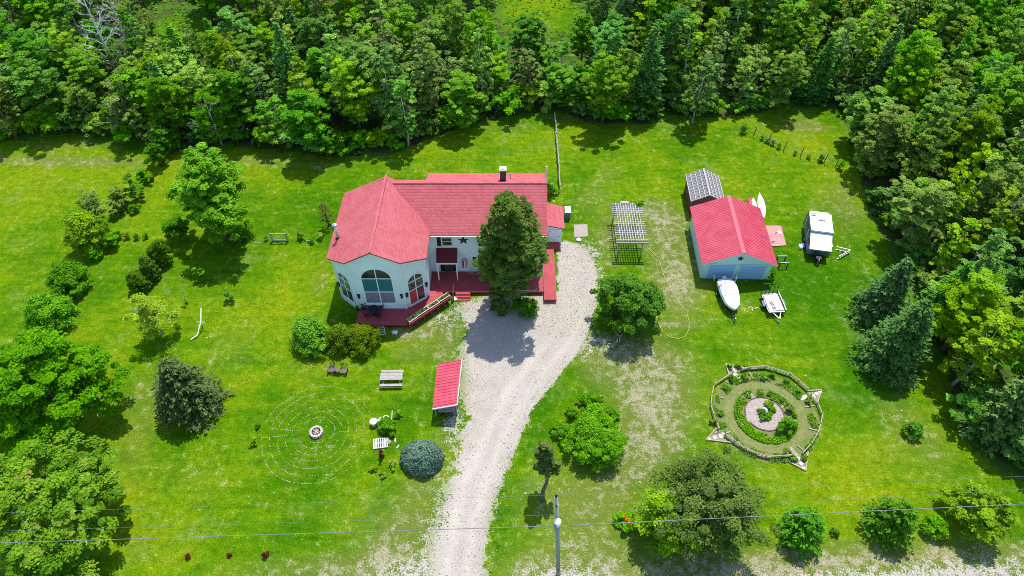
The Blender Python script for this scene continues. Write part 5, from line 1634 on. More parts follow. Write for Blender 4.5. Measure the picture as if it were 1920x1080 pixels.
# bridging slabs, cross logs
for (X_, Y_, w, l, rz, m) in ((928, 387, .85, .42, .35, CONC), (268, 672, .8, .45, .4, CONC), (840, 845, .42, .95, .55, PINKSTONE), (375, 215, .4, 1.1, .6, CONC), (487, 368, .4, .9, .5, PINKSTONE), (766, 446, .9, .42, .45, PINKSTONE), (432, 592, .9, .35, .5, mat('red_paver', (.40, .20, .12), .9))):
    p = cr(X_, Y_)
    n_ = 3
    for k in range(n_):
        ll = max(w, l); along = Vector((math.cos(rz), math.sin(rz), 0)) if w > l else Vector((-math.sin(rz), math.cos(rz), 0))
        c_ = p + along * (k - 1) * ll / n_
        d_ = (w / n_ - .02, l, .06) if w > l else (w, l / n_ - .02, .06)
        MB().box((c_.x, c_.y, .035), d_, rz).build('paver', m, wg)
for (X0, Y0_, X1, Y1_) in ((465, 165, 505, 235), (265, 245, 297, 268), (200, 378, 258, 395), (335, 503, 392, 500), (690, 425, 755, 370), (790, 575, 866, 585), (940, 468, 1025, 455), (975, 597, 1066, 607), (970, 648, 1046, 668), (872, 788, 925, 832), (820, 315, 860, 280), (175, 690, 235, 665), (180, 470, 200, 476)):
    a_, b_ = cr(X0, Y0_), cr(X1, Y1_)
    mb = MB(); mb.tube([a_ + Vector((0, 0, .06)), b_ + Vector((0, 0, .06))], .055, 6); mb.build('cross_log', LOG, wg)
# plants
_sv = [5000]
def gplant(X_, Y_, r, h, m, lb_, nc=40, nl=34, ls=.07):
    _sv[0] += 2
    p = cr(X_, Y_)
    plant('garden_plant', lb_, 'plant', (p.x, p.y, .015), [('stem', trunk('stem', _sv[0], h * .7, .03, BARK, 3, .2, r * .7)), ('foliage', crown('foliage', _sv[0] + 1, h, r, .02, nc, nl, ls, L[m], .56, .3))], group='plants of the round garden')
gplant(765, 655, .98, 1.35, 'mid', 'big round green shrub in the inner ring of the round garden', 110, 44, .08)
gplant(800, 492, .52, .8, 'olive', 'grey lavender clump in the inner ring of the round garden', 50, 40, .06)
gplant(590, 560, .42, .5, 'mid', 'green clump left of the white stone at the garden centre')
gplant(635, 545, .42, .5, 'lime', 'bright green clump in the garden centre')
gplant(632, 452, .5, .55, 'yel', 'yellow-green clump behind the white stone at the garden centre')
gplant(575, 515, .4, .45, 'dark', 'dark clump at the left of the garden centre')
gplant(660, 500, .4, .5, 'mid', 'mid green clump at the right of the garden centre')
rock('rock', 'white stone among the plants at the round garden centre', 1300 + 600 / 4.5, 660 + 500 / 4.5, .3, WHITE, None, 1.2)
GPL = [(425, 210, .5, 'dark', 'dark clump by the upper-left slab path'), (580, 222, .5, 'pale', 'pale spiky clump inside the upper fence'), (658, 210, .5, 'mid', 'round green clump inside the upper fence'), (320, 245, .45, 'dark', 'dark clump inside the upper-left fence'),
       (783, 262, .32, 'bluesp', 'blue-green clump inside the upper-right fence'), (272, 318, .25, 'dark', 'small dark clump inside the left fence'), (885, 340, .3, 'mid', 'small clump beside the upper-right slab'), (968, 430, .45, 'olive', 'olive clump inside the right fence'),
       (785, 850, .42, 'olive', 'grey clump by the lower slab'), (175, 600, .5, 'olive', 'grey clump at the lower-left fence'), (930, 905, .35, 'dark', 'dark clump in the lower-right corner bed'), (840, 915, .35, 'mid', 'green clump left of the lower-right corner bed'),
       (375, 130, .5, 'yel', 'yellow-green clump beside the upper-left corner bed'), (440, 130, .4, 'yel', 'yellowish clump outside the upper fence'), (305, 135, .4, 'lime', 'bright clump in the upper-left corner bed'), (735, 410, .3, 'mid', 'small clump above the pink pavers'), (850, 540, .3, 'mid', 'small clump in the inner bed on the right'),
       (630, 365, .18, 'dark', 'tiny clump in the upper inner bed'), (570, 358, .18, 'dark', 'tiny clump left in the upper inner bed'), (225, 535, .22, 'dark', 'tiny dark clump inside the left fence')]
for (X_, Y_, r, m, lb_) in GPL:
    gplant(X_, Y_, r, r * 1.3, m, lb_ + ' of the round garden', 26, 30, .065)
# ground cover in the beds
rg = np.random.default_rng(11)
def cover(name, label, pts_fn, n_, m, s0, s1, hz):
    X, Y = pts_fn(n_)
    P = np.stack([X, Y, rg.uniform(.02, hz, len(X))], 1)
    N = unit(np.array([0, 0, 1.0]) + rg.normal(size=(len(X), 3)) * .5)
    o = bpy.data.objects.new(name, leaf_mesh(name, P, N, rg.uniform(s0, s1, len(X)), L[m], rg))
    COL.objects.link(o)
    tag(o, label, 'ground cover', None, 'stuff')
def annulus(r0, r1, a0, a1, thr, seed):
    def f(n_):
        a = rg.uniform(R(a0), R(a1), n_); r = np.sqrt(rg.uniform(r0 * r0, r1 * r1, n_))
        X, Y = GC.x + r * np.cos(a), GC.y + r * np.sin(a)
        k = vnoise(X + 100, Y + 100, .6, seed) > thr
        return X[k], Y[k]
    return f
cover('ground_cover', 'low green ground cover in the inner beds of the round garden, lower half', annulus(1.95, 2.9, 190, 345, .2, 3), 2600, 'lime', .05, .1, .22)
cover('ground_cover', 'low green ground cover in the inner beds of the round garden, left side', annulus(1.95, 2.9, 20, 188, .45, 3), 2600, 'grass', .05, .1, .2)
cover('ground_cover', 'weedy growth in the outer beds of the round garden', annulus(3.85, 4.75, 0, 360, .48, 5), 6500, 'grass', .04, .09, .24)
# ------------------------------------------------------------------ vehicles and boats
def wheel(parent, x, y, r=.3, w=.18):
    o = MB().tube([(x - w / 2, y, r), (x + w / 2, y, r)], r, 16).build('wheel', RUBBER, parent, False)
    MB().tube([(x - w / 2 - .01, y, r), (x + w / 2 + .01, y, r)], r * .55, 12).build('rim', STEEL, o, False)
    return o
cx, cy, _ = at(1530, 487)
t = thing('camper_trailer', 'white-roofed travel camper with dark sides on the right lawn', 'camper', (cx, cy, 0), R(-11))
prof = [(.25, .5), (.0, .75), (.0, 1.35), (1.75, 2.18), (1.75, 2.42), (4.4, 2.55), (4.95, 2.35), (5.15, 1.6), (5.1, .5)]
GREYSIDE = mat('camper_grey_side', (.13, .14, .17), .45, var=.1)
mb = MB(); mb.loft([[(-1.0, a, b) for a, b in prof], [(1.0, a, b) for a, b in prof]]); mb.build('body', GREYSIDE, t, False)
mb = MB(); mb.slab([(-1.02, .03, 1.36), (1.02, .03, 1.36), (1.02, 1.72, 2.2), (-1.02, 1.72, 2.2)][::1], -.05); mb.build('sloping_front_cover', CANVAS, t, False)
for (a0, b0, a1, b1) in ((1.78, 2.44, 2.45, 2.475), (2.48, 2.475, 3.15, 2.51), (3.18, 2.51, 4.42, 2.57)):
    mb = MB(); mb.slab([(-1.05, a0, b0), (1.05, a0, b0), (1.05, a1, b1), (-1.05, a1, b1)], -.05); mb.build('roof_panel', WHITE, t, False)
mb = MB(); mb.slab([(-1.0, 4.44, 2.58), (1.0, 4.44, 2.58), (.8, 5.0, 2.36), (-.8, 5.0, 2.36)], -.04); mb.build('roof_panel', WHITE, t, False)
MB().box((0, 1.74, 2.32), (2.06, .07, .2)).build('step_trim', mat('trim_blue_grey', (.16, .27, .38), .5), t, False)
MB().box((.1, 3.65, 2.70), (.6, .55, .16)).build('roof_air_unit', WHITE, t, False)
MB().box((-.65, 4.15, 2.66), (.36, .36, .08)).build('roof_vent', mat('vent_blue', (.25, .35, .5), .4), t, False)
MB().box((0, -.03, 1.05), (1.3, .04, .4)).build('front_window', GLASS, t, False)
for (y_, z_, w_, h_) in ((1.2, 1.35, .8, .4), (3.4, 1.6, 1.1, .5)):
    MB().box((-1.015, y_, z_), (.03, w_, h_)).build('side_window', GLASS, t, False)
for y_ in (2.35, 4.3):
    MB().beam((-1.02, y_ - .3, .8), (-1.02, y_ + .3, 1.9), .02, .08).build('side_stripe', WHITE, t, False)
for s in (-1, 1):
    wheel(t, s * .92, 2.6, .34)
MB().box((1.16, 1.5, 1.15), (.3, .9, .06)).build('side_shelf', STEEL, t, False)
mb = MB(); mb.beam((-.55, .25, .45), (0, -.95, .42), .08, .1); mb.beam((.55, .25, .45), (0, -.95, .42), .08, .1); mb.build('tow_bar', BLACK, t, False)
MB().tube([(0, -.8, 0), (0, -.8, .8)], .05, 8).build('jack', STEEL, t, False)
MB().box((0, -.45, .62), (.5, .4, .35)).build('gas_box', BLACK, t, False)
t.scale = (1.14, 1.04, 1.06)
for (px, py, c, lb_) in ((1500, 465, WHITE, 'small white cool box left of the camper'), (1504.5, 463, mat('cooler_blue', (.08, .16, .5), .5), 'small blue cool box between the white one and the camper')):
    o = local_thing('cool_box', lb_, 'cool box', px, py)
    MB().box((0, 0, .16), (.34, .5, .3)).build('body', c, o, False)
    MB().box((0, 0, .34), (.36, .52, .06)).build('lid', c, o, False)

cx, cy, _ = at(1377, 603)
t = thing('boat', 'motor boat under a taut white cover on its trailer', 'boat', (cx, cy, 0), R(2.5))
secs = [(.75, .03, .95, 1.12), (1.05, .42, .8, 1.22), (1.6, .74, .66, 1.36), (2.4, .9, .6, 1.46), (3.2, .95, .58, 1.62), (3.75, .95, .58, 1.78), (4.1, .93, .58, 1.5), (4.6, .9, .58, 1.34), (4.95, .70, .62, 1.12)]
rings, crings = [], []
for (y_, w, zb, zt) in secs:
    zg = 1.02
    rings.append([(-w, y_, zg), (-w * .75, y_, zb + .1), (0, y_, zb - .12), (w * .75, y_, zb + .1), (w, y_, zg)])
    n_ = 9
    crings.append([(w * 1.04, y_, zg - .14)] + [(w * 1.03 * math.cos(math.pi * k / n_), y_, zg + (zt - zg) * math.sin(math.pi * k / n_) ** .8 + random.uniform(-.06, .06)) for k in range(n_ + 1)] + [(-w * 1.04, y_, zg - .14)])
MB().loft(rings).build('hull', mat('hull_pale_blue', (.42, .5, .62), .4), t, False, True)
cv_o = MB().loft(crings).build('cover', CANVAS, t, False)
for si in (1, 3, 5, 7):
    pts_ = [Vector((p[0] * 1.012, p[1] + (.03 if 0 < qi < 11 else 0), p[2] + .012)) for qi, p in enumerate(crings[si])]
    MB().tube(pts_, .022, 5).build('shading_strap', mat('shading_strap_grey', (.30, .32, .38), .7), cv_o, False)  # straps added to lend the smooth white cover some grey shading
mb = MB(); mb.box((0, 5.15, .9), (.34, .36, .5)); mb.box((0, 5.2, .45), (.12, .2, .5)); mb.build('outboard_motor', CANVAS, t, False)
fr = MB(); fr.beam((-.5, 1.5, .42), (0, .1, .42), .08, .1); fr.beam((.5, 1.5, .42), (0, .1, .42), .08, .1)
for s in (-1, 1): fr.beam((s * .5, 1.5, .42), (s * .5, 5.0, .42), .08, .1)
fr.beam((-.85, 3.6, .4), (.85, 3.6, .4), .08, .08); fr.beam((0, .1, .42), (0, -.35, .42), .08, .08)
fr.build('trailer_frame', DKMETAL, t, False)
for s in (-1, 1): wheel(t, s * .98, 3.6, .28, .16)
MB().tube([(0, 0, 0), (0, 0, .55)], .05, 8).build('jockey_wheel_post', STEEL, t, False)
MB().beam((1.02, 4.6, .6), (1.2, 4.9, 1.5), .08, .04).build('guide_post', WHITE, t, False)
MB().beam((-1.02, 5.2, .6), (-1.1, 5.4, 1.3), .06, .04).build('guide_post', WHITE, t, False)

cx, cy, _ = at(1459, 603)
t = thing('utility_trailer', 'small flat utility trailer with white deck and black mesh ramp', 'trailer', (cx, cy, 0), R(4))
for k in range(6):
    MB().box((-.72 + k * .29, 2.1, .52), (.27, 2.55, .035)).build('deck_board', mat('trailer_white_board', (.62, .60, .62), .8, var=.12), t, False)
mb = MB()
for s in (-1, 1): mb.beam((s * .9, .8, .5), (s * .9, 3.4, .5), .06, .1)
for y_ in (.8, 3.4): mb.beam((-.87, y_, .5), (.87, y_, .5), .06, .1)
mb.build('frame', DKMETAL, t, False)
for s in (-1, 1):
    MB().beam((s * .9, .8, .82), (s * .9, 3.4, .82), .05, .05).build('side_rail', STEEL if s > 0 else DKMETAL, t, False)
    for y_ in (.8, 1.7, 2.6, 3.4):
        MB().box((s * .9, y_, .68), (.05, .05, .3)).build('stake', DKMETAL, t, False)
    wheel(t, s * 1.08, 2.0, .28, .17)
    MB().box((s * 1.09, 2.0, .62), (.22, .75, .04)).build('mudguard', mat('mudguard_blue', (.10, .13, .2), .5), t, False)
MB().beam((-.87, .8, .82), (.87, .8, .82), .05, .05).build('front_rail', DKMETAL, t, False)
for x_ in (-.86, -.43, 0, .43, .86):
    MB().beam((x_, 3.42, .55), (x_, 3.75, 1.75), .045, .045).build('ramp_bar', DKMETAL, t, False)
for k in range(2):
    z_ = .58 + k * 1.15
    MB().beam((-.86, 3.43 + k * .32, z_), (.86, 3.43 + k * .32, z_), .045, .045).build('ramp_bar', DKMETAL, t, False)
mb = MB(); mb.beam((-.4, .8, .47), (0, 0, .45), .07, .08); mb.beam((.4, .8, .47), (0, 0, .45), .07, .08); mb.build('tow_bar', STEEL, t, False)
MB().lathe((0, 0, .0), [(.14, 0), (.14, .1), (.05, .16), (.05, .6), (.09, .66)], 10).build('jockey_wheel', STEEL, t, False)
mb = MB()
for s in (-.13, .13): mb.beam((-.1 + s, 1.2, .56), (-.25 + s, 2.3, .56), .035, .03)
for k in range(6): mb.beam((-.24 - .02 * k + .0, 1.3 + k * .18, .565), (.02 - .02 * k, 1.3 + k * .18, .565), .03, .025)
o = mb.build('ramp_ladder', DKMETAL, t, False)

# canoes beside the garage
def canoe(name, lb_, p0, p1, w, m, tilt=0.0, h=.36):
    a, b = Vector(at(*p0)), Vector(at(*p1))
    c = (a + b) / 2; d = b - a; ln = d.length
    t = thing(name, lb_, 'canoe', (c.x, c.y, .02), math.atan2(d.y, d.x) - math.pi / 2)
    rings = []
    for k in range(11):
        s = -1 + 2 * k / 10
        ww = w / 2 * max((1 - abs(s) ** 2.3), .02); hh = h * (1 - .25 * abs(s) ** 3)
        rings.append([(ww * math.cos(math.pi * j / 8), s * ln / 2, hh * (max(math.sin(math.pi * j / 8), 0) ** .7)) for j in range(9)])
    MB().loft(rings).build('hull', m, t, False, True)
    mb = MB(); mb.beam((0, -ln * .42, h + .005), (0, ln * .42, h + .005), .04, .03); mb.build('keel', m, t, False)
canoe('canoe', 'upturned white canoe lying beside the garage, the long one', (1432, 412), (1423, 364), .95, WHITE)
canoe('canoe', 'shorter white canoe nearer the garage wall', (1416, 408), (1411, 373), .8, WHITE)
canoe('kayak', 'pink-red kayak tip behind the garage roof', (1409, 398), (1404, 372), .6, mat('kayak_pink', (.65, .06, .16), .4))
# painted slab, frames, ladder, offcuts
mb = MB()
pl = [G(1430, 424), G(1464, 424), G(1474, 461), G(1440, 463)]
c_ = sum(pl, Vector()) / 4
pad = thing('ground_pad', 'faded pink wooden platform on the grass beside the garage', 'platform', (c_.x, c_.y, 0))
PINKW = mat('pink_worn_paint', (.52, .24, .23), .85, var=.3, scale=2.5)
for k in range(9):
    f0, f1 = k / 9 + .004, (k + 1) / 9 - .004
    a0, a1, b0, b1 = pl[3].lerp(pl[0], f0), pl[3].lerp(pl[0], f1), pl[2].lerp(pl[1], f0), pl[2].lerp(pl[1], f1)
    mb = MB(); mb.slab([p + Vector((0, 0, .1)) for p in (a0, b0, b1, a1)], .08); mb.build('plank', PINKW, pad)
for (px, py, sx, sy, rz, m, lb_) in ((1461, 437, .35, .45, .3, WHITE, 'white board lying on the pink platform'), (1455, 438, .5, .06, .8, DARKWOOD, 'dark stick on the pink platform'), (1449, 455, .3, .12, .2, BLACK, 'black scrap at the near edge of the pink platform')):
    o = MB().box((0, 0, .125), (sx, sy, .045)).build('scrap', m, None, False); o.location = at(px, py); o.rotation_euler[2] = rz; tag(o, lb_, 'scrap')
t = local_thing('wooden_rack', 'low wooden rack with pale top rails near the garage corner', 'rack', 1467, 502)
for y_ in (0, 1.0):
    MB().box((0, y_, .82), (1.05, .1, .07)).build('top_rail', PALEWOOD, t, False)
    for s in (-1, 1):
        MB().box((s * .45, y_, .39), (.08, .08, .78)).build('leg', DARKWOOD, t, False)
for s in (-1, 1): MB().box((s * .45, .5, .45), (.06, 1.0, .08)).build('side_rail', DARKWOOD, t, False)
tip = Vector(at(1592, 474)); e1, e2 = Vector(at(1566, 468)), Vector(at(1570, 486))
t = thing('step_ladder', 'aluminium step ladder lying open beside the camper', 'ladder', tip)
for e_, n_ in ((e1, 0), (e2, 5)):
    d = (e_ - tip).normalized(); pp = Vector((-d.y, d.x, 0))
    for z_ in (.06, .46):
        mb = MB(); mb.beam(tip + Vector((0, 0, z_)), e_ + Vector((0, 0, z_)), .07, .06); mb.build('side_rail', STEEL, t)
    for k in range(n_ or 3):
        q_ = tip.lerp(e_, (k + .8) / ((n_ or 3) + .6))
        mb = MB(); mb.beam(q_ + Vector((0, 0, .09)), q_ + Vector((0, 0, .43)), .1, .04, (1, 0, 0)); mb.build('rung', STEEL, t)
for (px, py, rz, lb_) in ((1405, 577, .6, 'left of the three pale offcuts between boat and trailer'), (1410, 580, 1.4, 'middle of the three pale offcuts between boat and trailer'), (1418, 578, .5, 'right of the three pale offcuts between boat and trailer')):
    o = MB().box((0, 0, .04), (.5, .12, .05)).build('board_offcut', LOG, None, False); o.location = at(px, py); o.rotation_euler[2] = rz; tag(o, lb_, 'board')
# concrete slab by the drive
pl = [G(1076, 422), G(1101, 421), G(1102, 444), G(1077, 445)]
single(MB().slab([p + Vector((0, 0, .07)) for p in pl][::-1], .07), 'concrete_slab', mat('slab_pinkish', (.33, .27, .23), .95, var=.3, scale=7), 'square pinkish concrete slab at the head of the driveway', 'slab', (pl[0].x, pl[0].y, 0))
# yellow hose
pts = [(1208, 458), (1235, 487), (1241, 505), (1246, 522), (1258, 545), (1270, 565), (1288, 587), (1292, 605), (1291, 620), (1284, 632), (1270, 636), (1254, 632), (1242, 622), (1233, 605), (1229, 588)]
P3 = []
for k in range(len(pts) - 1):
    for j in range(4):
        f_ = j / 4
        g_ = Vector(at(pts[k][0] + (pts[k + 1][0] - pts[k][0]) * f_, pts[k][1] + (pts[k + 1][1] - pts[k][1]) * f_))
        P3.append(g_ + Vector((random.uniform(-.012, .012), random.uniform(-.012, .012), .05)))
single(MB().tube(P3, .028, 6), 'garden_hose', YELLOW, 'yellow garden hose looping over the grass from the pergola', 'hose', (P3[0].x, P3[0].y, 0), smooth=True)

# ------------------------------------------------------------------ fences, gate, poles
t = local_thing('wooden_gate', 'grey wooden gate with diagonal brace standing alone on the lawn', 'gate', 526, 452)
for s in (-1, 1):
    MB().box((s * .92, 0, .65), (.1, .1, 1.3)).build('post', PALEWOOD, t, False)
for z_ in (.15, 1.2): MB().box((0, -.02, z_), (1.72, .07, .12)).build('rail', PALEWOOD, t, False)
for s in (-1, 1): MB().box((s * .8, -.02, .675), (.1, .07, .93)).build('stile', PALEWOOD, t, False)
MB().beam((-.74, -.03, .22), (.74, -.03, 1.13), .06, .09).build('brace', PALEWOOD, t, False)
f_ = thing('rail_fence', 'old split rail fence running from the annex up to the wood', 'fence', at(1046, 340))
pp = [Vector(at(a, b)) for a, b in ((1049, 360), (1047, 338), (1047, 318), (1045, 300), (1044, 282), (1042, 262), (1041, 243), (1040, 225))]
for k, p in enumerate(pp):
    mb = MB(); mb.tube([p, p + Vector((random.uniform(-.1, .1), 0, 1.25))], .07, 6); mb.build('post', GREYWOOD, f_)
    if k:
        for z_ in (.45, 1.0):
            if random.random() < .85:
                mb = MB(); mb.tube([pp[k - 1] + Vector((.05, 0, z_ + random.uniform(-.12, .1))), p + Vector((.05, 0, z_ + random.uniform(-.12, .1)))], .055, 5); mb.build('rail', GREYWOOD, f_)
f_ = thing('wire_fence', 'line of thin fence posts at the upper right corner of the lawn', 'fence', at(1470, 268))
pw = [Vector(at(a, b)) for a, b in ((1412, 256), (1440, 268), (1469, 282), (1500, 294), (1545, 305), (1566, 312))]
for k, p in enumerate(pw):
    mb = MB(); mb.tube([p, p + Vector((.08, 0, 1.5))], .05, 6); mb.build('post', DARKWOOD, f_)
    if k:
        for z_ in (.5, .9, 1.3):
            mb = MB(); mb.tube([pw[k - 1] + Vector((0, 0, z_)), p + Vector((0, 0, z_))], .008, 4); mb.build('wire', STEEL, f_)
for k, (px, py, s) in enumerate(((1393, 250, .55), (1438, 267, .4), (1448, 272, .35), (1460, 278, .35), (1490, 290, .3), (1538, 302, .45), (1573, 316, .5), (1515, 297, .3), (1428, 262, .3))):
    put_tree('bush', k % 3, *at(px, py)[:2], 2.3 * s, 1.1 * s, 'small weedy tuft along the wire fence', 'weeds along the wire fence', name='weed_clump', cat='weed')
for k, (px, py, s, nm) in enumerate(((564, 448, .45, 'a'), (602, 448, .4, 'b'), (640, 452, .5, 'c'), (585, 455, .35, 'd'), (500, 450, .25, 'e'), (240, 447, .4, 'f'), (258, 448, .35, 'g'), (275, 446, .35, 'h'), (225, 446, .45, 'i'))):
    put_tree('bush', k % 4, *at(px, py)[:2], 2.3 * s, 1.15 * s, 'tuft of weeds along the old fence line left of the house', 'weeds along the old fence line', name='weed_clump', cat='weed')
for (px, py, lb_) in ((483, 455, 'pale rail lying on the grass left of the gate'), (582, 452, 'short pale rail lying on the grass right of the gate')):
    o = MB().beam((-.45, 0, .05), (.45, 0, .05), .09, .07).build('fallen_rail', PALEWOOD, None, False); o.location = at(px, py); tag(o, lb_, 'rail')
# bent white pipe
pp = [G(377, 577, 1.9), G(376.5, 604, 1.0), G(370, 628, .25), G(358, 637, .06)]
t = thing('bent_pipe', 'bent white pipe with short crossbar on the left lawn', 'pipe', (pp[3].x, pp[3].y, 0))
MB().tube(pp, .06, 8).build('pipe', WHITE, t)
MB().tube([pp[1] + Vector((-.45, 0, 0)), pp[1] + Vector((.4, 0, 0))], .03, 6).build('crossbar', WHITE, t)
# utility pole and cables
pb = Vector(at(1047, 1079)); ptop = G(1043, 931, 13.2)
k_ = 18.6
pb = Vector((G(1047, 1076).x, G(1047, 1076).y, 0))
ztop = H - (pb.y) * math.tan(PITCH + math.atan((931 - 540) / F))
ptop = Vector(((1043 - 960) / F * (pb.y * CP + (H - ztop) * SP), pb.y, ztop))
def onpole(py):
    z_ = H - pb.y * math.tan(PITCH + math.atan((py - 540) / F))
    f_ = z_ / ztop
    return pb.lerp(ptop, f_)
t = thing('utility_pole', 'grey wooden utility pole with round white lamp at the bottom edge', 'pole', pb)
MB().tube([pb, pb.lerp(ptop, .5), ptop], [.17, .145, .115], 12).build('shaft', mat('pole_grey_wood', (.30, .32, .37), .85, var=.2), t, True, True)
MB().lathe(ptop, [(.05, 0), (.09, .05), (.05, .12), (.09, .18), (.04, .3)], 10).build('insulator', BLACK, t)
lp = onpole(967)
MB().tube([lp + Vector((0, 0, 0)), lp + Vector((0, -.3, .12)), lp + Vector((.03, -.42, .1))], .035, 8).build('lamp_arm', STEEL, t)
MB().lathe(lp + Vector((.03, -.42, -.1)), [(.12, 0), (.24, .06), (.26, .14), (.2, .22), (.08, .27)], 16).build('lamp_head', WHITE, t, True, True)
tr_ = onpole(978)
MB().lathe(tr_ + Vector((.0, -.26, -.55)), [(.18, 0), (.2, .05), (.2, .6), (.16, .66)], 14).build('transformer', mat('transformer_blue_grey', (.20, .28, .38), .5), t, True, True)
for py in (945, 986, 1064):
    q_ = onpole(py)
    MB().box(q_ + Vector((0, -.16, 0)), (.1, .12, .14)).build('bracket', BLACK, t)
def cable(lb_, a, pole_pt, b, r, sag):
    P3 = []
    for (u, v) in ((a, pole_pt), (pole_pt, b)):
        for k in range(24):
            f_ = k / 24
            P3.append(u.lerp(v, f_) - Vector((0, 0, sag * 4 * f_ * (1 - f_))))
    P3.append(b)
    single(MB().tube(P3, r, 5), 'overhead_cable', WIRE, lb_, 'cable', (pole_pt.x, pole_pt.y, pole_pt.z), smooth=True)
q_ = onpole(986)
l_ = G(0, 1018, q_.z - .2); r_ = G(1920, 945, q_.z - .2)
cable('thick overhead cable crossing the bottom of the view at the pole', q_ + (l_ - q_) * 1.6, q_, q_ + (r_ - q_) * 1.6, .024, .0)
q_ = onpole(931) + Vector((0, 0, .25))
l_ = G(0, 962, q_.z - .2); r_ = G(1920, 893, q_.z - .2)
cable('thin uppermost overhead wire on top of the pole', q_ + (l_ - q_) * 1.6, q_, q_ + (r_ - q_) * 1.6, .006, .0)
q_ = onpole(965)
l_ = G(0, 996, q_.z - .2); r_ = G(1920, 918, q_.z - .2)
cable('thin middle overhead wire below the pole top', q_ + (l_ - q_) * 1.6, q_, q_ + (r_ - q_) * 1.6, .006, .0)

# ------------------------------------------------------------------ deck furniture and small things by the house
tx = G(702, 588, ZD)
t = thing('patio_table', 'dark round metal table on the maroon deck', 'table', (tx.x, tx.y, ZD))
MB().lathe((0, 0, .7), [(.55, 0), (.58, .02), (.55, .04)], 20).build('top', DKMETAL, t, False)
MB().tube([(0, 0, 0), (0, 0, .7)], .05, 8).build('stem', DKMETAL, t, False)
MB().lathe((0, 0, 0), [(.3, 0), (.28, .03), (.06, .06)], 12).build('base', DKMETAL, t, False)
def metal_chair(lb_, x, y, rz, m=DKMETAL, z=ZD, grp='dark chairs round the deck table'):
    t = thing('patio_chair', lb_, 'chair', (x, y, z), rz, grp)
    for k in range(5): MB().box(((k - 2) * .09, 0, .43), (.06, .42, .025)).build('seat_slat', m, t, False)
    for k in range(5): MB().beam(((k - 2) * .09, .21, .45), ((k - 2) * .1, .32, .92), .03, .02).build('back_slat', m, t, False)
    for sx in (-.21, .21):
        for sy in (-.2, .2): MB().tube([(sx, sy, 0), (sx, sy, .43)], .018, 6).build('leg', m, t, False)
        MB().tube([(sx, .24, .65), (sx, -.15, .64)], .02, 6).build('armrest', m, t, False)
for a, lb_ in ((40, 'dark metal chair at the back right of the deck table'), (140, 'dark metal chair at the back left of the deck table'), (225, 'dark metal chair at the front left of the deck table'), (310, 'dark metal chair at the front right of the deck table')):
    metal_chair(lb_, tx.x + .85 * math.cos(R(a)), tx.y + .75 * math.sin(R(a)), R(a - 90))
for (px, py, lb_) in ((884, 505, 'pale chair on the front deck under the window'), (899, 507, 'blue-grey chair on the front deck beside the pale one')):
    g_ = G(px, py, ZD); metal_chair(lb_, g_.x, min(g_.y, 50.1), R(0), GREYWOOD if px < 890 else DKMETAL, ZD, 'chairs on the front deck')
for (px, py, lb_, m) in ((716, 622, 'white folding lounger frame on the grass below the deck', STEEL), ):
    g_ = at(px, py)
    t = thing('lounger_frame', lb_, 'lounger', g_, R(15))
    for s in (-.3, .3): MB().tube([(s, -.6, .2), (s, .6, .25)], .025, 6).build('side_tube', WHITE, t, False)
    for k in range(6): MB().tube([(-.3, -.55 + k * .22, .22), (.3, -.55 + k * .22, .22)], .022, 6).build('cross_tube', WHITE, t, False)
    for s in (-.3, .3):
        for y_ in (-.5, .5): MB().tube([(s, y_, 0), (s, y_, .22)], .02, 6).build('leg', WHITE, t, False)
g_ = at(742, 628)
metal_chair('white wire chair standing on the grass below the deck corner', g_[0], g_[1], R(170), WHITE, 0.0, None)
fx = G(857, 498, 2.0)
t = thing('flag', 'striped flag hanging on a slanted staff at the entrance', 'flag', (-5.25, Y0 - .05, 1.6))
MB().tube([(-5.25, Y0 - .03, 2.2), (-5.05, Y0 - .75, 3.0)], .02, 6).build('staff', WHITE, t)
for k in range(7):
    mb = MB(); x0_ = -5.33 + .075 * k
    mb.slab([(x0_, Y0 - .5 - .03 * (k % 2), 2.75 - .05 * k * .2), (x0_ + .073, Y0 - .5 - .03 * ((k + 1) % 2), 2.75 - .05 * k * .2), (x0_ + .05, Y0 - .42 - .03 * ((k + 1) % 2), 1.55), (x0_ - .02, Y0 - .42 - .03 * (k % 2), 1.55)], .01, (0, 1, 0))
    mb.build('stripe', [mat('flag_red', (.45, .03, .05), .8), WHITE, mat('flag_blue', (.04, .06, .25), .8)][k % 2 if k > 1 else 2 if k == 0 else 0], t)
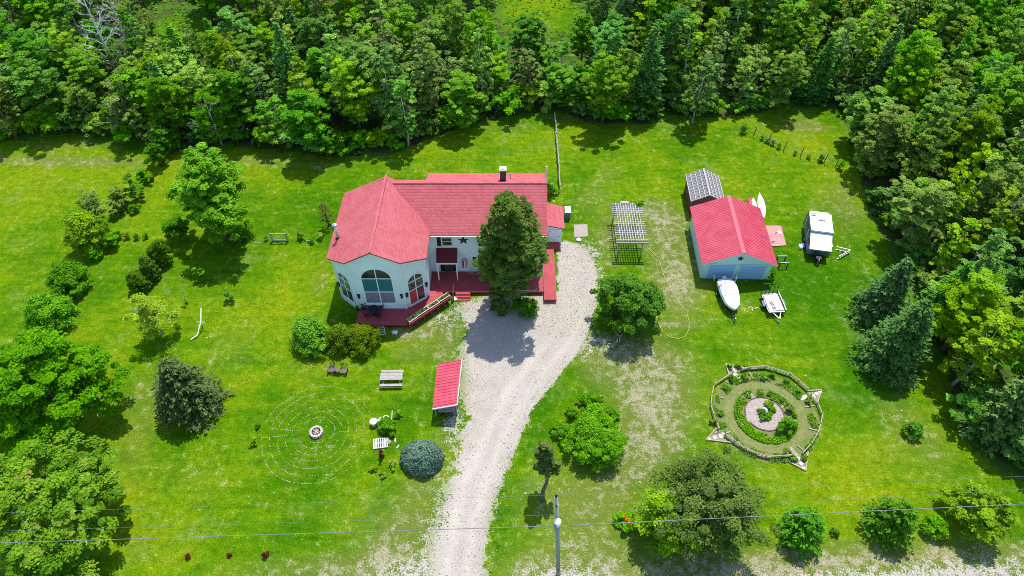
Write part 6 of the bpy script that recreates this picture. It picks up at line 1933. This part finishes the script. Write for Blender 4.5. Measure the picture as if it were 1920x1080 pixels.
# potted plants at the wing corner, planting in the boxes
g_ = G(672, 577, ZD)
for k, (dx, dy, lb_) in enumerate(((.0, .0, 'dark pot plant at the left wing corner'), (.55, .1, 'second dark pot plant beside the wing corner'))):
    t = thing('potted_plant', lb_, 'plant', (g_.x + dx, g_.y - .3 + dy, ZD))
    MB().lathe((0, 0, 0), [(.12, 0), (.17, .28), (.19, .3)], 12).build('pot', BLACK, t, False)
    c = bpy.data.objects.new('foliage', crown('foliage', 900 + k, .75, .24, .25, 18, 26, .06, L['dark'], .6, .35)); COL.objects.link(c); c.parent = t; c['kind'] = 'stuff'
for k, (root, a_, b_, zt) in enumerate(PL):
    rg2 = np.random.default_rng(60 + k)
    n_ = 260
    f_ = rg2.random(n_); s_ = rg2.uniform(-.14, .14, n_)
    P = np.outer(1 - f_, np.array(a_)) + np.outer(f_, np.array(b_)) + np.outer(s_, np.array(nvec))
    k2 = vnoise(f_ * 8 + 5 + k, s_ * 0 + 3, 1.0, 8) > .42
    P[:, 2] = zt + rg2.uniform(.03, .2, n_)
    P = P[k2]
    me = leaf_mesh('seedlings', P, unit(np.array([0, 0, 1.]) + rg2.normal(size=P.shape) * .5), rg2.uniform(.03, .07, len(P)), L['lime' if k == 0 else 'mid'], rg2)
    o = bpy.data.objects.new('seedlings', me); COL.objects.link(o); o['kind'] = 'stuff'
    tag(o, ['lime green seedlings growing in the corner planter', 'seedlings growing in the second planter from the deck corner', 'seedlings growing in the third planter from the deck corner', 'seedlings growing in the planter nearest the steps'][k], 'seedlings')
# daylilies
p = at(1170, 982)
plant('daylily_clump', 'daylily clump with orange flowers left of the crabapple', 'plant', p, [('foliage', crown('foliage', 1800, 1.0, 1.1, .02, 70, 34, .14, L['lime'], .5, .3)), ('flowers', crown('flowers', 1801, 1.25, .7, .95, 5, 9, .09, L['flower'], .5, .2))])
p = at(683, 628)
plant('flower_head', 'spray of pink-red flowers on the russet shrub by the deck', 'flowers', (p[0], p[1] - .9, 1.55), [('flowers', crown('flowers', 1811, .5, .5, .0, 5, 14, .07, leaf_mat('petal_pink', (.55, .06, .10), (.7, .22, .22), objvar=.02), .5, .3))])
# broad tufts in the flower beds below the barberry
for k, (px, py, r, lb_) in enumerate(((700, 880, .5, 'yellow-green tuft left of the barberry shadow'), (735, 872, .55, 'yellow-green tuft right of the barberry'), (718, 888, .4, 'brownish tuft at the foot of the barberry'))):
    garden('weed_clump', lb_, 'plant', px, py, .2, r, r * 1.0, 'yel' if k < 2 else 'olive', .02, 26, 26, .07, .56, .3, limbs=2, tr=.02)

# ------------------------------------------------------------------ person under the round tree
def skin_mesh(name, joints, edges, m, parent, sub=1):
    me = bpy.data.meshes.new(name)
    me.from_pydata([j[:3] for j in joints], edges, [])
    me.materials.append(m)
    o = bpy.data.objects.new(name, me)
    COL.objects.link(o)
    o.parent = parent
    bpy.context.view_layer.objects.active = o
    md = o.modifiers.new('skin', 'SKIN')
    md.use_smooth_shade = True
    for i, j in enumerate(joints):
        v = me.skin_vertices[0].data[i]
        v.radius = (j[3], j[4] if len(j) > 4 else j[3])
        v.use_root = (i == 0)
    if sub:
        sd = o.modifiers.new('sub', 'SUBSURF'); sd.levels = sub; sd.render_levels = sub
    return o
pp = at(1159, 639)
per_ = thing('person', 'person in dark clothes and white shoes standing under the round tree', 'person', pp, R(8))
J = [(0, 0, .95, .15, .11), (0, .01, 1.15, .14, .10), (0, .02, 1.35, .17, .11), (0, .01, 1.48, .07, .07), (0, -.01, 1.56, .055, .055), (0, -.03, 1.66, .085, .10), (0, -.02, 1.75, .07, .09),
     (-.18, .02, 1.42, .055, .055), (-.27, .02, 1.16, .045, .045), (-.14, -.22, 1.12, .036, .036), (.18, .02, 1.42, .055, .055), (.27, .02, 1.16, .045, .045), (.12, -.24, 1.12, .036, .036),
     (-.10, 0, .88, .09, .09), (-.11, -.01, .5, .06, .06), (-.12, .02, .1, .045, .045), (-.13, -.14, .05, .04, .035), (.10, 0, .88, .09, .09), (.12, -.03, .5, .06, .06), (.13, .0, .1, .045, .045), (.14, -.16, .05, .04, .035)]
E = [(0, 1), (1, 2), (2, 3), (3, 4), (4, 5), (5, 6), (2, 7), (7, 8), (8, 9), (2, 10), (10, 11), (11, 12), (0, 13), (13, 14), (14, 15), (15, 16), (0, 17), (17, 18), (18, 19), (19, 20)]
for hand, s in ((9, 1), (12, -1)):
    b0 = len(J); bx, by, bz = J[hand][:3]
    J.append((bx + s * .03, by - .07, bz, .028, .02)); E.append((hand, b0))
    for k, (ox, ln) in enumerate(((-.03, .07), (-.01, .085), (.01, .08), (.028, .065))):
        i0 = len(J)
        J.append((bx + s * .03 + ox, by - .10 - ln * .4, bz + .005, .010)); J.append((bx + s * .05 + ox, by - .10 - ln * .8, bz - .02, .009))
        E += [(b0, i0), (i0, i0 + 1)]
    i0 = len(J); J.append((bx + s * .06, by - .05, bz + .02, .011)); J.append((bx + s * .075, by - .09, bz + .02, .009)); E += [(b0, i0), (i0, i0 + 1)]
skin_mesh('body', J, E, SKIN, per_)
skin_mesh('shirt', [(0, 0, .93, .17, .13), (0, .01, 1.15, .165, .125), (0, .02, 1.36, .19, .13), (0, .01, 1.46, .1, .09), (-.2, .02, 1.42, .075), (-.25, .02, 1.26, .065), (.2, .02, 1.42, .075), (.25, .02, 1.26, .065)],
          [(0, 1), (1, 2), (2, 3), (2, 4), (4, 5), (2, 6), (6, 7)], mat('shirt_navy', (.018, .018, .03), .85), per_)
skin_mesh('shorts', [(0, 0, .98, .17, .13), (-.1, 0, .86, .105), (-.115, -.01, .56, .085), (.1, 0, .86, .105), (.12, -.02, .56, .085)], [(0, 1), (1, 2), (0, 3), (3, 4)], mat('shorts_dark', (.03, .03, .045), .85), per_)
MB().loft([[(.1 * f_ * math.cos(6.283 * k / 10), -.01 + .118 * f_ * math.sin(6.283 * k / 10), z_) for k in range(10)] for z_, f_ in ((1.68, 1.0), (1.74, 1.05), (1.80, .85), (1.84, .35))]).build('hair', mat('hair_grey', (.22, .2, .2), .8), per_, False, True)
for s, y_ in ((-.125, -.05), (.135, -.07)):
    MB().loft([[(s + .055 * w_ * math.cos(6.283 * k / 8), y_ + .14 * l_ * math.sin(6.283 * k / 8), z_) for k in range(8)] for z_, w_, l_ in ((0, 1, 1), (.06, 1, 1), (.1, .8, .7))]).build('shoe', WHITE, per_, False, True)
for s in (-.055, .055):
    MB().lathe((s * .6, -.125, 1.675), [(.004, -.008), (.014, 0), (.004, .008)], 6).build('eye', BLACK, per_, False)
MB().beam((0, -.12, 1.63), (0, -.145, 1.645), .025, .03).build('nose', SKIN, per_, False)
ctl = thing('remote_control', 'small grey remote control held by the person under the tree', 'remote control', (pp[0] , pp[1] - .36, 1.1), R(8))
MB().box((0, 0, 0), (.16, .1, .05)).build('case', mat('remote_grey', (.25, .25, .27), .5), ctl, False)
MB().box((0, .05, .06), (.14, .015, .09)).build('screen', BLACK, ctl, False)
